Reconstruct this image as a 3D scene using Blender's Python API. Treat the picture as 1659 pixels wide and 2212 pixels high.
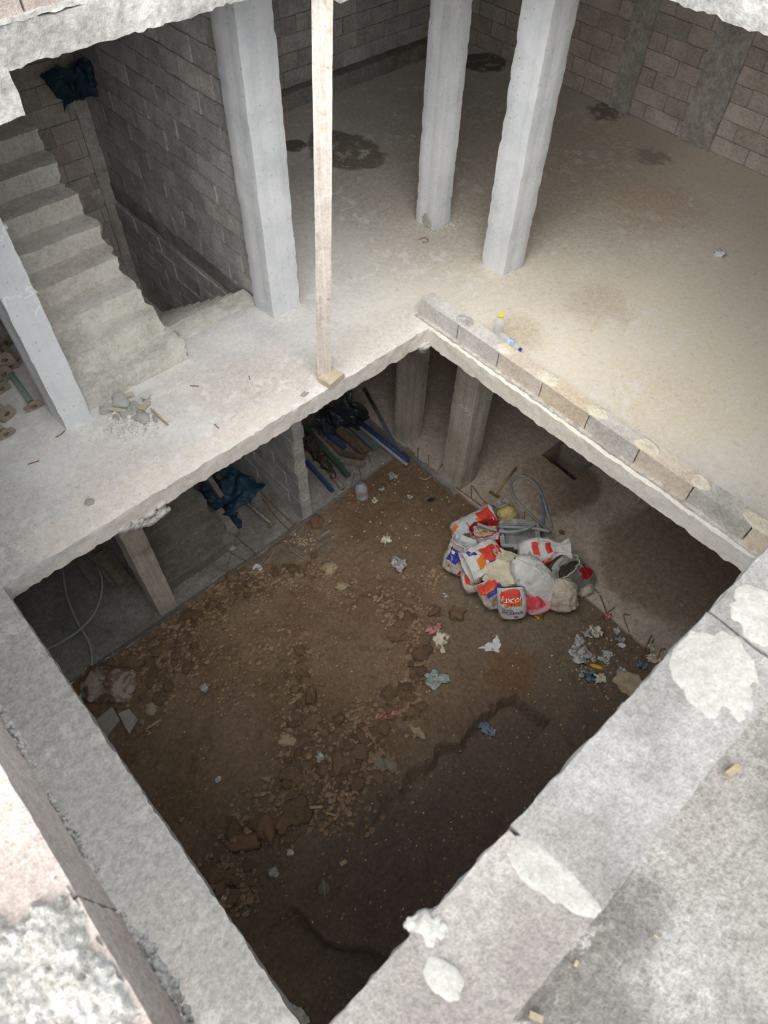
import bpy, bmesh, math, random
import numpy as np
from mathutils import Vector, Matrix
for o in list(bpy.data.objects): bpy.data.objects.remove(o)
random.seed(7); rng = np.random.default_rng(7)
scene = bpy.context.scene
COL = scene.collection
# ------------------------------------------------------------------ camera
CX, CY, FP = 829.5, 1106.0, 1502.2
CAMZ = 4.45
TH, YAW, ROLL = math.radians(54.347), math.radians(45.69), math.radians(2.265)
_F = np.array([math.cos(YAW), math.sin(YAW), 0.]); _R = np.array([math.sin(YAW), -math.cos(YAW), 0.]); _Z = np.array([0, 0, 1.])
FW = _F*math.cos(TH) - _Z*math.sin(TH); _U = _F*math.sin(TH) + _Z*math.cos(TH)
RT = _R*math.cos(ROLL) + _U*math.sin(ROLL); UP = _U*math.cos(ROLL) - _R*math.sin(ROLL)
CAM = np.array([0., 0., CAMZ])
cd = bpy.data.cameras.new('camera'); cam = bpy.data.objects.new('camera', cd); COL.objects.link(cam)
cd.sensor_fit = 'VERTICAL'; cd.sensor_height = 36.0; cd.lens = FP/2212*36.0; cd.clip_start = 0.02
m = Matrix.Identity(4)
for i in range(3):
    m[i][0] = RT[i]; m[i][1] = UP[i]; m[i][2] = -FW[i]; m[i][3] = CAM[i]
cam.matrix_world = m
cd.dof.use_dof = True; cd.dof.focus_distance = 7.0; cd.dof.aperture_fstop = 7.0
scene.camera = cam
# ------------------------------------------------------------------ light
w = bpy.data.worlds.new('world'); scene.world = w; w.use_nodes = True
bg = w.node_tree.nodes['Background']; bg.inputs[0].default_value = (0.86, 0.93, 1.0, 1); bg.inputs[1].default_value = 0.95
sl = bpy.data.lights.new('sun', 'SUN'); sun = bpy.data.objects.new('sun', sl); COL.objects.link(sun)
sl.energy = 5.0; sl.angle = math.radians(80); sl.color = (1.0, 0.97, 0.93)
sun.rotation_euler = Vector((0.54, 0.44, -0.74)).to_track_quat('-Z', 'Y').to_euler()
vs = scene.view_settings
vs.view_transform = 'Standard'; vs.look = 'None'; vs.gamma = 1.0; vs.use_curve_mapping = False; vs.exposure = 0.36

# ------------------------------------------------------------------ helpers
def ray(px, py): return FW*FP + RT*(px-CX) - UP*(py-CY)
def at(px, py, z):
    r = ray(px, py); return CAM + r*((z-CAMZ)/r[2])
def atY(px, py, v):
    r = ray(px, py); return CAM + r*(v/r[1])
def atX(px, py, v):
    r = ray(px, py); return CAM + r*(v/r[0])

def _h(i, j, k, s):
    n = (i*374761393 + j*668265263 + k*2147483647*0 + k*1274126177 + s*974634777) & 0xffffffff
    n = ((n ^ (n >> 13))*1274126177) & 0xffffffff
    n = ((n ^ (n >> 16))*2246822519) & 0xffffffff
    return ((n ^ (n >> 15)) & 0xffffff)/float(0xffffff)*2-1
def noise(P, sc=1.0, seed=0):
    P = np.asarray(P, float)*sc; I = np.floor(P).astype(np.int64); f = P-I; f = f*f*(3-2*f)
    r = 0
    for a in (0, 1):
        for b in (0, 1):
            for c in (0, 1):
                wt = (f[..., 0] if a else 1-f[..., 0])*(f[..., 1] if b else 1-f[..., 1])*(f[..., 2] if c else 1-f[..., 2])
                r = r + wt*_h(I[..., 0]+a, I[..., 1]+b, I[..., 2]+c, seed)
    return r
def fbm(P, sc=1.0, seed=0, o=3):
    return sum(noise(P, sc*2**k, seed+k*17)*0.5**k for k in range(o))
def nvec(P, sc, seed=0, o=2):
    return np.stack([fbm(P, sc, seed+s, o) for s in (1, 101, 201)], -1)

def mesh(name, V, Fs, smooth=True):
    me = bpy.data.meshes.new(name)
    me.from_pydata(np.asarray(V).tolist(), [], [list(map(int, f)) for f in Fs]); me.update()
    if smooth: me.polygons.foreach_set('use_smooth', [True]*len(me.polygons))
    return me
def obj(name, me, mat=None, parent=None, **kw):
    o = bpy.data.objects.new(name, me); COL.objects.link(o)
    if mat is not None:
        if len(me.materials) == 0: me.materials.append(mat)
        elif me.materials[0] != mat:
            o.material_slots[0].link = 'OBJECT'; o.material_slots[0].material = mat
    if parent is not None: o.parent = parent
    tag(o, **kw); return o
def tag(o, label=None, cat=None, group=None, kind=None):
    if label: o['label'] = label
    if cat: o['category'] = cat
    if group: o['group'] = group
    if kind: o['kind'] = kind
    return o
def empty(name, loc=(0, 0, 0), **kw):
    o = bpy.data.objects.new(name, None); COL.objects.link(o); o.location = Vector([float(a) for a in loc]); o.empty_display_size = 0.1
    tag(o, **kw); return o

def gridface(us, vs):
    n, k = len(us), len(vs)
    F = []
    for i in range(n-1):
        for j in range(k-1):
            a = i*k+j; F.append((a, a+k, a+k+1, a+1))
    return np.array(F)
def boxVF(x0, x1, y0, y1, z0, z1, step=0.05, amp=0.0, sc=8.0, seed=0, cap=400):
    def ax(a, b): return np.linspace(a, b, max(2, min(cap, int(round((b-a)/step))+1)))
    X, Y, Z = ax(x0, x1), ax(y0, y1), ax(z0, z1); Vs = []; Fs = []; n = 0
    for (A, B, fn, flip) in ((X, Y, lambda a, b: (a, b, np.full_like(a, z1)), False), (X, Y, lambda a, b: (a, b, np.full_like(a, z0)), True),
                       (X, Z, lambda a, b: (a, np.full_like(a, y0), b), False), (X, Z, lambda a, b: (a, np.full_like(a, y1), b), True),
                       (Y, Z, lambda a, b: (np.full_like(a, x1), a, b), False), (Y, Z, lambda a, b: (np.full_like(a, x0), a, b), True)):
        a, b = np.meshgrid(A, B, indexing='ij'); V = np.stack(fn(a.ravel(), b.ravel()), -1)
        F = gridface(A, B)
        if flip: F = F[:, ::-1]
        Vs.append(V); Fs.append(F+n); n += len(V)
    V = np.concatenate(Vs); F = np.concatenate(Fs)
    if amp: V = V+nvec(V, sc, seed, 2)*amp
    return V, F
def rbox(name, b, mat, parent=None, step=0.05, amp=0.004, sc=9.0, seed=0, smooth=True, **kw):
    V, F = boxVF(*b, step=step, amp=amp, sc=sc, seed=seed)
    return obj(name, mesh(name, V, F, smooth), mat, parent, **kw)
def beamVF(p0, p1, wd, ht, up=(0, 0, 1), step=10, amp=0.0, seed=0):
    p0 = np.array(p0, float); p1 = np.array(p1, float); d = p1-p0; L = np.linalg.norm(d); d /= L
    s = np.cross(d, np.array(up, float)); s /= np.linalg.norm(s); t = np.cross(s, d)
    V, F = boxVF(0, L, -wd/2, wd/2, -ht/2, ht/2, step=step, amp=0)
    V = p0+V[:, :1]*d+V[:, 1:2]*(-s)+V[:, 2:]*t
    if amp: V = V+nvec(V, 14, seed)*amp
    return V, F
def beam(name, p0, p1, wd, ht, mat, parent=None, up=(0, 0, 1), step=10, amp=0.0, seed=0, smooth=False, **kw):
    V, F = beamVF(p0, p1, wd, ht, up, step, amp, seed)
    return obj(name, mesh(name, V, F, smooth), mat, parent, **kw)
def spline(P, n):
    P = np.array(P, float); out = []
    Q = np.vstack([2*P[0]-P[1], P, 2*P[-1]-P[-2]])
    for i in range(1, len(Q)-2):
        a, b, c, d = Q[i-1:i+3]
        for t in np.linspace(0, 1, n, endpoint=False):
            out.append(0.5*((2*b)+(c-a)*t+(2*a-5*b+4*c-d)*t*t+(3*b-a-3*c+d)*t**3))
    out.append(P[-1]); return np.array(out)
def tubeVF(P, r, k=8, closed_caps=True):
    P = np.array(P, float); n = len(P); T = np.gradient(P, axis=0); T /= np.linalg.norm(T, axis=1)[:, None]+1e-12
    r = np.broadcast_to(np.asarray(r, float), (n,))
    ref = np.array([0.13, 0.21, 0.97]); V = []
    s = np.cross(T[0], ref); s /= np.linalg.norm(s)
    for i in range(n):
        s = s-T[i]*np.dot(s, T[i]); s /= np.linalg.norm(s); t = np.cross(T[i], s)
        for j in range(k):
            a = 2*math.pi*j/k; V.append(P[i]+r[i]*(math.cos(a)*s+math.sin(a)*t))
    F = []
    for i in range(n-1):
        for j in range(k):
            F.append((i*k+j, i*k+(j+1) % k, (i+1)*k+(j+1) % k, (i+1)*k+j))
    F = [tuple(f) for f in F]
    F.append(tuple(range(k))[::-1]); F.append(tuple((n-1)*k+j for j in range(k)))
    return np.array(V), F
def tube(name, P, r, mat, parent=None, k=8, sm=0, **kw):
    if sm: P = spline(P, sm)
    V, F = tubeVF(P, r, k); return obj(name, mesh(name, V, F), mat, parent, **kw)
def join(parts):
    Vs = []; Fs = []; n = 0
    for V, F in parts:
        Vs.append(np.asarray(V)); Fs += [tuple(int(i)+n for i in f) for f in F]; n += len(V)
    return np.concatenate(Vs), Fs
def lathe(prof, k=20):
    V = []; F = []
    for (r, z) in prof:
        for j in range(k):
            a = 2*math.pi*j/k; V.append((r*math.cos(a), r*math.sin(a), z))
    for i in range(len(prof)-1):
        for j in range(k): F.append((i*k+j, i*k+(j+1) % k, (i+1)*k+(j+1) % k, (i+1)*k+j))
    F.append(tuple(range(k))[::-1]); F.append(tuple((len(prof)-1)*k+j for j in range(k)))
    return np.array(V), F
def place(V, origin, axis, front=None):
    """local z -> axis, local -y -> front"""
    a = np.array(axis, float); a /= np.linalg.norm(a)
    f = np.array(front if front is not None else CAM-np.array(origin), float); f = f-a*np.dot(f, a); f /= np.linalg.norm(f)
    y = -f; x = np.cross(y, a)
    return np.array(origin)+V[:, :1]*x+V[:, 1:2]*y+V[:, 2:3]*a

# ------------------------------------------------------------------ materials
def lin(c):
    return tuple((x/12.92 if x <= 0.04045 else ((x+0.055)/1.055)**2.4) for x in [v/255 for v in c])+(1,)
class NT:
    def __init__(s, name):
        s.m = bpy.data.materials.new(name); s.m.use_nodes = True; s.t = s.m.node_tree; s.n = s.t.nodes
        s.b = s.n['Principled BSDF']; s.b.inputs['Roughness'].default_value = 0.9
        s.b.inputs['Specular IOR Level'].default_value = 0.2
        s.co = s.n.new('ShaderNodeTexCoord').outputs['Object']
    def l(s, a, b): s.t.links.new(a, b)
    def noise(s, sc, det=4, rough=0.55, co=None, dist=0):
        n = s.n.new('ShaderNodeTexNoise'); n.inputs['Scale'].default_value = sc; n.inputs['Detail'].default_value = det
        n.inputs['Roughness'].default_value = rough; n.inputs['Distortion'].default_value = dist; s.l(co or s.co, n.inputs['Vector']); return n.outputs['Fac']
    def ramp(s, f, a, b, inv=False):
        n = s.n.new('ShaderNodeMapRange'); n.interpolation_type = 'SMOOTHSTEP'
        n.inputs[1].default_value = a; n.inputs[2].default_value = b; n.inputs[3].default_value = 1.0 if inv else 0.0; n.inputs[4].default_value = 0.0 if inv else 1.0
        s.l(f, n.inputs[0]); return n.outputs[0]
    def math(s, op, a, b):
        n = s.n.new('ShaderNodeMath'); n.operation = op
        for i, v in enumerate((a, b)):
            if isinstance(v, (int, float)): n.inputs[i].default_value = v
            else: s.l(v, n.inputs[i])
        return n.outputs[0]
    def mix(s, f, a, b, mode='MIX'):
        n = s.n.new('ShaderNodeMix'); n.data_type = 'RGBA'; n.blend_type = mode
        for i, v in ((0, f), (6, a), (7, b)):
            if isinstance(v, (int, float)): n.inputs[i].default_value = v
            elif isinstance(v, tuple): n.inputs[i].default_value = v
            else: s.l(v, n.inputs[i])
        return n.outputs[2]
    def vmath(s, op, a, b):
        n = s.n.new('ShaderNodeVectorMath'); n.operation = op
        for i, v in enumerate((a, b)):
            if isinstance(v, tuple): n.inputs[i].default_value = v
            else: s.l(v, n.inputs[i])
        return n.outputs['Value'] if op in ('LENGTH', 'DOT_PRODUCT') else n.outputs[0]
    def blob(s, c, r, soft=0.3, nz=0.4, nsc=3.0, stretch=(1, 1, 1)):
        d = s.vmath('SUBTRACT', s.co, tuple(c)); d = s.vmath('MULTIPLY', d, stretch); L = s.vmath('LENGTH', d, (0, 0, 0))
        n = s.noise(nsc, 4); L = s.math('ADD', s.math('DIVIDE', L, r), s.math('MULTIPLY', s.math('SUBTRACT', n, 0.5), nz*2))
        return s.ramp(L, 1-soft, 1+soft, True)
    def bump(s, h, st, dist=0.01):
        n = s.n.new('ShaderNodeBump'); n.inputs['Strength'].default_value = st; n.inputs['Distance'].default_value = dist
        s.l(h, n.inputs['Height'])
        if getattr(s, 'nrm', None): s.l(s.nrm, n.inputs['Normal'])
        s.nrm = n.outputs[0]; s.l(s.nrm, s.b.inputs['Normal'])
    def col(s, c):
        if isinstance(c, tuple): s.b.inputs['Base Color'].default_value = c
        else: s.l(c, s.b.inputs['Base Color'])
def concrete(name, c1, c2, c3=None, sc=1.6, fine=40, pit=0.5, bump=0.5, rnd=0.0, grain=None, stains=(), speck=None, patch=None, lo=0.35, hi=0.65, ov=1.0, scuff=None):
    s = NT(name)
    if rnd:
        oi = s.n.new('ShaderNodeObjectInfo'); s.co = s.vmath('ADD', s.co, s.vmath('MULTIPLY', oi.outputs['Location'], (3.1, 2.7, 5.3)))
    big = s.noise(sc, 6, 0.6)
    c = s.mix(s.ramp(big, lo, hi), lin(c1), lin(c2))
    if c3: c = s.mix(s.ramp(s.noise(sc*0.55, 5, 0.6, dist=0.6), 0.52, 0.7), c, lin(c3))
    for st in patch or ():
        c = s.mix(s.math('MULTIPLY', s.blob(*st[:2], **st[3]), st[4] if len(st) > 4 else 1.0), c, lin(st[2]))
    md = s.noise(fine*0.4, 6, 0.7)
    c = s.mix(0.42*ov, c, s.mix(s.ramp(md, 0.25, 0.75), (0.25, 0.25, 0.25, 1), (0.78, 0.78, 0.78, 1)), 'OVERLAY')
    if scuff:
        f_ = s.math('MULTIPLY', s.ramp(s.noise(scuff[1], 9, 0.72, dist=0.4), 0.50, 0.60), s.ramp(s.noise(scuff[1]*0.17, 4, 0.6), 0.42, 0.62)); c = s.mix(s.math('MULTIPLY', f_, scuff[2]), c, lin(scuff[0]))
        f_ = s.math('MULTIPLY', s.ramp(s.noise(scuff[1]*1.7, 8, 0.7), 0.56, 0.68), scuff[2]*0.55); c = s.mix(f_, c, lin(scuff[3]))
    fn = s.noise(fine, 3, 0.6)
    if grain:
        mp = s.n.new('ShaderNodeMapping'); mp.inputs['Scale'].default_value = grain; s.l(s.co, mp.inputs[0]); g = s.noise(1.0, 4, 0.6, mp.outputs[0])
        c = s.mix(0.5*ov, c, s.mix(s.ramp(g, 0.3, 0.7), (0.3, 0.3, 0.3, 1), (0.7, 0.7, 0.7, 1)), 'OVERLAY')
    c = s.mix(0.3*ov, c, s.mix(s.ramp(fn, 0.3, 0.7), (0.25, 0.25, 0.25, 1), (0.75, 0.75, 0.75, 1)), 'OVERLAY')
    if speck:
        v = s.n.new('ShaderNodeTexVoronoi'); v.inputs['Scale'].default_value = speck[0]; s.l(s.co, v.inputs['Vector'])
        sp = s.n.new('ShaderNodeSeparateColor'); s.l(v.outputs['Color'], sp.inputs[0]); f_ = s.math('MULTIPLY', s.ramp(v.outputs['Distance'], 0.08, 0.26, True), s.ramp(sp.outputs[0], 0.62, 0.8)); c = s.mix(s.math('MULTIPLY', f_, min(1.0, speck[2]*1.3)), c, lin(speck[1]))
    if rnd:
        rv = s.math('ADD', s.math('MULTIPLY', oi.outputs['Random'], 2*rnd), 1-rnd)
        cc = s.n.new('ShaderNodeCombineColor'); [s.l(rv, cc.inputs[i]) for i in range(3)]
        c = s.mix(1.0, c, cc.outputs[0], 'MULTIPLY')
        wn = s.n.new('ShaderNodeTexWhiteNoise'); wn.noise_dimensions = '1D'; s.l(oi.outputs['Random'], wn.inputs['W'])
        c = s.mix(s.math('MULTIPLY', wn.outputs['Value'], 0.25), c, s.mix(1.0, c, (1.12, 0.97, 0.84, 1), 'MULTIPLY'))
    s.col(c)
    s.bump(md, bump, 0.02); s.bump(fn, pit, 0.006)
    return s.m
def plain(name, c1, c2=None, rough=0.8, sc=12, bump=0.3, metal=0, spec=0.3, alpha=None, dirt=None, trans=None):
    s = NT(name); s.b.inputs['Roughness'].default_value = rough; s.b.inputs['Metallic'].default_value = metal; s.b.inputs['Specular IOR Level'].default_value = spec
    n = s.noise(sc, 5, 0.6); c = s.mix(s.ramp(n, 0.3, 0.7), lin(c1), lin(c2 or c1))
    if dirt: c = s.mix(s.math('MULTIPLY', s.ramp(s.noise(sc*0.6, 5, 0.65, dist=0.8), dirt[1], dirt[1]+0.16), dirt[2] if len(dirt) > 2 else 0.85), c, lin(dirt[0]))
    s.col(c)
    if bump: s.bump(s.noise(sc*2.5, 4), bump, 0.01)
    if alpha is not None: s.b.inputs['Alpha'].default_value = alpha
    if trans: s.b.inputs['Transmission Weight'].default_value = trans
    return s.m
M = {}
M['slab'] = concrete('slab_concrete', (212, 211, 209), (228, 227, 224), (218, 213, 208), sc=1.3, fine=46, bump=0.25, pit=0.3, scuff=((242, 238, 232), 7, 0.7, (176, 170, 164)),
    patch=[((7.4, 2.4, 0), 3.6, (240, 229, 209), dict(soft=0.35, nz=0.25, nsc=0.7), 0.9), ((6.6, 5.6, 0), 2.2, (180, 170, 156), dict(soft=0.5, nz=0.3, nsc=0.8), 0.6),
           ((-0.7, 1.6, 0), 1.3, (188, 184, 179), dict(soft=0.35, nz=0.4, nsc=2.5, stretch=(1, 0.45, 0)), 0.85), ((5.62, 6.72, 0), 0.52, (140, 132, 122), dict(soft=0.07, nz=0.45, nsc=2.2, stretch=(1.25, 0.95, 0))), ((5.22, 7.22, 0), 0.16, (124, 116, 106), dict(soft=0.1, nz=0.4, nsc=4)),  # first patch: shade below the left parapet painted in, along with some dirt
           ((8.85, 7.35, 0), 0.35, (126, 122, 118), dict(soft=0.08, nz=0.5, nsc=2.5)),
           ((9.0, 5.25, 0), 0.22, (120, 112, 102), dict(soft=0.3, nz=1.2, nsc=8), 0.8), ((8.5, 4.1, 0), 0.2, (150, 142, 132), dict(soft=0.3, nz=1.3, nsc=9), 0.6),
           ((2.35, 3.9, 0), 0.55, (208, 190, 178), dict(soft=0.5, nz=0.5, nsc=3), 0.45), ((0.9, 3.9, 0), 0.45, (208, 192, 182), dict(soft=0.5, nz=0.5, nsc=3), 0.4),
           ((5.6, 2.75, 0), 0.3, (200, 182, 162), dict(soft=0.7, nz=0.9, nsc=4), 0.5), ((4.62, 3.0, 0), 0.24, (190, 172, 146), dict(soft=0.6, nz=0.6, nsc=4), 0.6),
           ((4.9, 1.5, 0), 0.5, (232, 218, 194), dict(soft=0.5, nz=0.6, nsc=3), 0.6), ((7.6, 3.5, 0), 0.6, (212, 184, 156), dict(soft=0.5, nz=0.5, nsc=2), 0.5),
           ((1.5, 3.7, 0), 0.16, (224, 216, 206), dict(soft=0.3, nz=0.7, nsc=6, stretch=(0.25, 1, 0)), 0.8), ((0.6, 3.75, 0), 0.2, (226, 218, 208), dict(soft=0.3, nz=0.8, nsc=6, stretch=(0.3, 1, 0)), 0.8),
           ((2.0, 3.75, 0), 0.14, (228, 220, 210), dict(soft=0.3, nz=0.8, nsc=7, stretch=(0.3, 1, 0)), 0.8), ((3.6, 3.8, 0), 0.3, (214, 206, 196), dict(soft=0.4, nz=0.7, nsc=5, stretch=(0.4, 1, 0)), 0.7)])
M['topslab'] = concrete('roof_concrete', (164, 162, 158), (194, 192, 188), sc=2.5, fine=34, bump=0.6, pit=0.6)
M['nearfloor'] = concrete('roof_floor_concrete', (112, 109, 105), (158, 156, 152), (142, 139, 134), sc=3.2, fine=170, bump=0.4, pit=0.5, lo=0.42, hi=0.6, speck=(110, (88, 86, 82), 0.5), ov=1.2, scuff=((190, 188, 184), 16, 0.8, (96, 93, 89)))
M['column'] = concrete('column_concrete', (214, 217, 221), (230, 232, 235), (202, 204, 207), sc=1.5, fine=34, bump=0.2, pit=0.3, grain=(26, 26, 0.9), speck=(26, (130, 130, 132), 0.4), ov=0.5)
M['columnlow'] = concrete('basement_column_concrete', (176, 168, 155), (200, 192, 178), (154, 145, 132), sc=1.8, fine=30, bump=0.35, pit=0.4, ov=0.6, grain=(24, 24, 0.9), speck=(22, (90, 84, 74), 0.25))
M['stair'] = concrete('stair_concrete', (196, 194, 186), (222, 219, 211), (206, 200, 190), sc=2.0, fine=36, bump=0.45, pit=0.5, speck=(24, (100, 98, 92), 0.3))
M['block'] = concrete('grey_block', (168, 168, 168), (194, 194, 192), sc=3.0, fine=70, bump=0.4, pit=0.7, rnd=0.14)
M['blockwarm'] = concrete('warm_block', (190, 182, 175), (214, 206, 197), sc=3.0, fine=70, bump=0.4, pit=0.7, rnd=0.13)
M['mortar'] = concrete('mortar', (178, 174, 168), (200, 196, 189), sc=4, fine=40, bump=0.7, pit=0.6)
M['whitemortar'] = concrete('white_mortar', (204, 201, 194), (218, 215, 210), sc=9, fine=120, bump=1.0, pit=0.7, speck=(90, (140, 138, 132), 0.4))
M['creammortar'] = concrete('cream_mortar', (222, 212, 190), (236, 228, 208), sc=8, fine=50, bump=0.7, pit=0.6)
M['floorlow'] = concrete('basement_floor', (176, 164, 150), (200, 188, 174), (160, 142, 124), sc=0.9, fine=32, bump=0.25, pit=0.3,
    patch=[((6.3, 0.9, -3.45), 1.0, (150, 132, 118), dict(soft=0.12, nz=0.5, nsc=1.1), 0.85), ((6.2, 2.75, -3.45), 0.55, (136, 118, 104), dict(soft=0.12, nz=0.6, nsc=1.8), 0.9),
           ((5.8, 3.4, -3.45), 0.7, (196, 178, 160), dict(soft=0.5, nz=0.5, nsc=2), 0.6), ((7.4, 1.6, -3.45), 0.3, (148, 130, 116), dict(soft=0.2, nz=0.7, nsc=3), 0.7)])
M['kerb'] = concrete('kerb_concrete', (130, 128, 123), (154, 151, 146), (122, 116, 108), sc=1.4, fine=34, bump=0.3, pit=0.4)
def soil_mat():
    s = NT('soil'); c = s.mix(s.ramp(s.noise(1.1, 6, 0.6), 0.35, 0.65), lin((164, 136, 108)), lin((184, 157, 130)))
    c = s.mix(s.math('MULTIPLY', s.blob((4.3, 1.6, -3.5), 1.15, soft=0.45, nz=0.5, nsc=1.6), 0.75), c, lin((164, 148, 128)))
    c = s.mix(s.math('MULTIPLY', s.blob((4.3, 3.9, -3.5), 0.9, soft=0.5, nz=0.5, nsc=1.6), 0.6), c, lin((148, 122, 96)))
    c = s.mix(s.math('MULTIPLY', s.blob((4.4, 0.4, -3.5), 0.8, soft=0.4, nz=0.5, nsc=2), 0.6), c, lin((144, 128, 112)))
    c = s.mix(s.math('MULTIPLY', s.blob((3.55, 1.3, -3.5), 0.32, soft=0.5, nz=0.6, nsc=3), 0.75), c, lin((164, 126, 88)))
    c = s.mix(s.math('MULTIPLY', s.blob((0.4, 1.5, -3.5), 0.8, soft=0.5, nz=0.5, nsc=2, stretch=(0.6, 1, 0)), 0.55), c, lin((140, 124, 108)))
    c = s.mix(s.math('MULTIPLY', s.blob((1.8, 0.0, -3.6), 1.25, soft=0.3, nz=0.3, nsc=1.2, stretch=(0.55, 1, 0)), 0.8), c, lin((138, 120, 112)))
    c = s.mix(s.math('MULTIPLY', s.blob((2.6, 4.45, -3.55), 0.4, soft=0.5, nz=0.7, nsc=3, stretch=(0.6, 1, 0)), 0.6), c, lin((178, 164, 146)))
    md = s.noise(20, 7, 0.7); c = s.mix(0.5, c, s.mix(s.ramp(md, 0.25, 0.75), (0.22, 0.22, 0.22, 1), (0.75, 0.75, 0.75, 1)), 'OVERLAY')
    v = s.n.new('ShaderNodeTexVoronoi'); v.inputs['Scale'].default_value = 26; v.inputs['Randomness'].default_value = 1; s.l(s.co, v.inputs['Vector'])
    wn = s.n.new('ShaderNodeSeparateColor'); s.l(v.outputs['Color'], wn.inputs[0])
    c = s.mix(s.math('MULTIPLY', s.ramp(v.outputs['Distance'], 0.06, 0.14, True), s.ramp(wn.outputs[0], 0.8, 0.85)), c, lin((188, 172, 148)))
    s.col(c); s.bump(md, 1.0, 0.07); s.bump(s.noise(45, 5, 0.65), 0.9, 0.02); return s.m
M['soil'] = soil_mat()
M['clod'] = concrete('soil_clod', (144, 118, 93), (166, 140, 115), sc=4, fine=60, bump=0.8, pit=0.7, rnd=0.16)
M['wood'] = concrete('weathered_timber', (208, 198, 188), (224, 215, 206), (212, 197, 184), sc=2, fine=50, bump=0.2, pit=0.3, grain=(40, 40, 1.2), speck=(14, (120, 105, 90), 0.3))
M['darkwood'] = plain('dark_wood', (88, 76, 64), (120, 106, 90), sc=14)
M['greywood'] = plain('grey_wood', (120, 114, 104), (150, 142, 130), sc=14)
M['rawwood'] = plain('raw_wood', (190, 176, 152), (206, 194, 172), sc=20)
M['steel'] = plain('rusty_steel', (142, 130, 116), (168, 157, 143), sc=24, rough=0.75, dirt=((190, 182, 170), 0.55))
M['greensteel'] = plain('green_steel', (112, 136, 124), (130, 150, 138), sc=20, rough=0.6, dirt=((110, 100, 88), 0.55))
M['bluesteel'] = plain('blue_steel', (46, 68, 112), (60, 84, 126), sc=14, rough=0.5, dirt=((120, 120, 120), 0.6))
M['greenpaint'] = plain('green_paint', (58, 80, 66), (70, 92, 78), sc=14, rough=0.6)
M['greyblue'] = plain('grey_blue_panel', (96, 108, 118), (112, 122, 130), sc=8, rough=0.7)
M['rebar'] = plain('rusty_rod', (118, 92, 70), (140, 112, 88), sc=30, rough=0.8)
M['straw'] = plain('dry_stick', (170, 148, 116), (190, 168, 136), sc=30)
M['hose'] = plain('grey_hose', (150, 156, 158), (172, 176, 178), sc=8, rough=0.45, bump=0)
M['bluehose'] = plain('blue_hose', (96, 126, 152), (116, 144, 166), sc=8, rough=0.45, bump=0)
M['cable'] = plain('grey_cable', (164, 168, 170), (182, 185, 187), sc=8, rough=0.5, bump=0)
M['bluetarp'] = plain('blue_tarp', (28, 54, 74), (50, 80, 98), sc=5, rough=0.5)
M['blacktarp'] = plain('black_sheet', (38, 42, 48), (56, 60, 66), sc=5, rough=0.35, spec=0.5)
M['stone'] = plain('cream_stone', (196, 176, 140), (222, 206, 172), sc=18, bump=0.8, dirt=((120, 92, 66), 0.52))
M['greystone'] = plain('grey_rubble', (204, 202, 197), (226, 224, 219), sc=18, bump=0.8)
M['rock'] = plain('red_brown_rock', (138, 106, 82), (158, 126, 100), sc=12, bump=0.9)
M['flatstone'] = plain('grey_flat_stone', (140, 130, 116), (158, 148, 132), sc=14, bump=0.6)
M['plast'] = plain('clear_plastic', (166, 164, 162), (198, 197, 195), sc=26, rough=0.25, spec=0.5, dirt=((120, 106, 92), 0.48))
M['foil'] = plain('foil', (180, 176, 170), (216, 213, 208), sc=40, rough=0.3, spec=0.6, dirt=((110, 98, 86), 0.48))
M['greenplast'] = plain('pale_green_plastic', (140, 160, 152), (168, 182, 174), sc=20, rough=0.3, spec=0.5)
M['blueplast'] = plain('blue_grey_plastic', (110, 130, 150), (134, 152, 168), sc=20, rough=0.4)
M['pinkplast'] = plain('pink_plastic', (196, 120, 124), (216, 150, 150), sc=20, rough=0.5)
M['paper'] = plain('dirty_paper', (206, 196, 176), (232, 226, 212), sc=18, dirt=((150, 124, 92), 0.52))
M['brownpaper'] = plain('brown_paper', (176, 158, 130), (198, 180, 150), sc=9, dirt=((92, 112, 136), 0.58))
M['white'] = plain('white_plastic', (214, 216, 218), (230, 232, 234), sc=10, rough=0.4, bump=0)
M['chalk'] = plain('chalk', (255, 255, 255), rough=1, bump=0)
M['chalkdim'] = plain('faint_chalk', (250, 245, 236), rough=1, bump=0)
M['yellow'] = plain('yellow_cap', (240, 214, 30), rough=0.4, bump=0)
M['bluecap'] = plain('blue_cap', (40, 70, 170), rough=0.4, bump=0)
M['gold'] = plain('gold_wrapper', (216, 160, 20), (240, 196, 60), sc=30, rough=0.3, spec=0.6)
M['charcoal'] = plain('dark_rubbish', (58, 54, 50), (84, 78, 70), sc=22, bump=0.8)
M['ash'] = plain('white_dust', (176, 164, 148), (196, 184, 168), sc=30, bump=0.6)
def clearmat():
    s = NT('clear_bottle'); s.b.inputs['Base Color'].default_value = (0.85, 0.92, 0.97, 1); s.b.inputs['Roughness'].default_value = 0.12
    s.b.inputs['Specular IOR Level'].default_value = 0.6; s.b.inputs['Alpha'].default_value = 0.3; return s.m
M['clear'] = clearmat()
M['patch'] = concrete('pale_mortar_patch', (156, 154, 148), (168, 166, 160), sc=9, fine=220, bump=0.25, pit=0.3, speck=(160, (120, 118, 114), 0.5), ov=0.6)
M['darktarp'] = plain('dark_tarp', (30, 48, 62), (44, 64, 80), sc=5, rough=0.5)
M['damp'] = concrete('damp_floor', (96, 84, 74), (118, 106, 94), sc=3, fine=30)
M['chip'] = plain('wood_chip', (140, 128, 106), (160, 148, 126), sc=60, bump=0)
M['stairlow'] = concrete('basement_stair_concrete', (120, 116, 108), (142, 138, 129), sc=2.0, fine=36, bump=0.4, pit=0.4)
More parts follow.
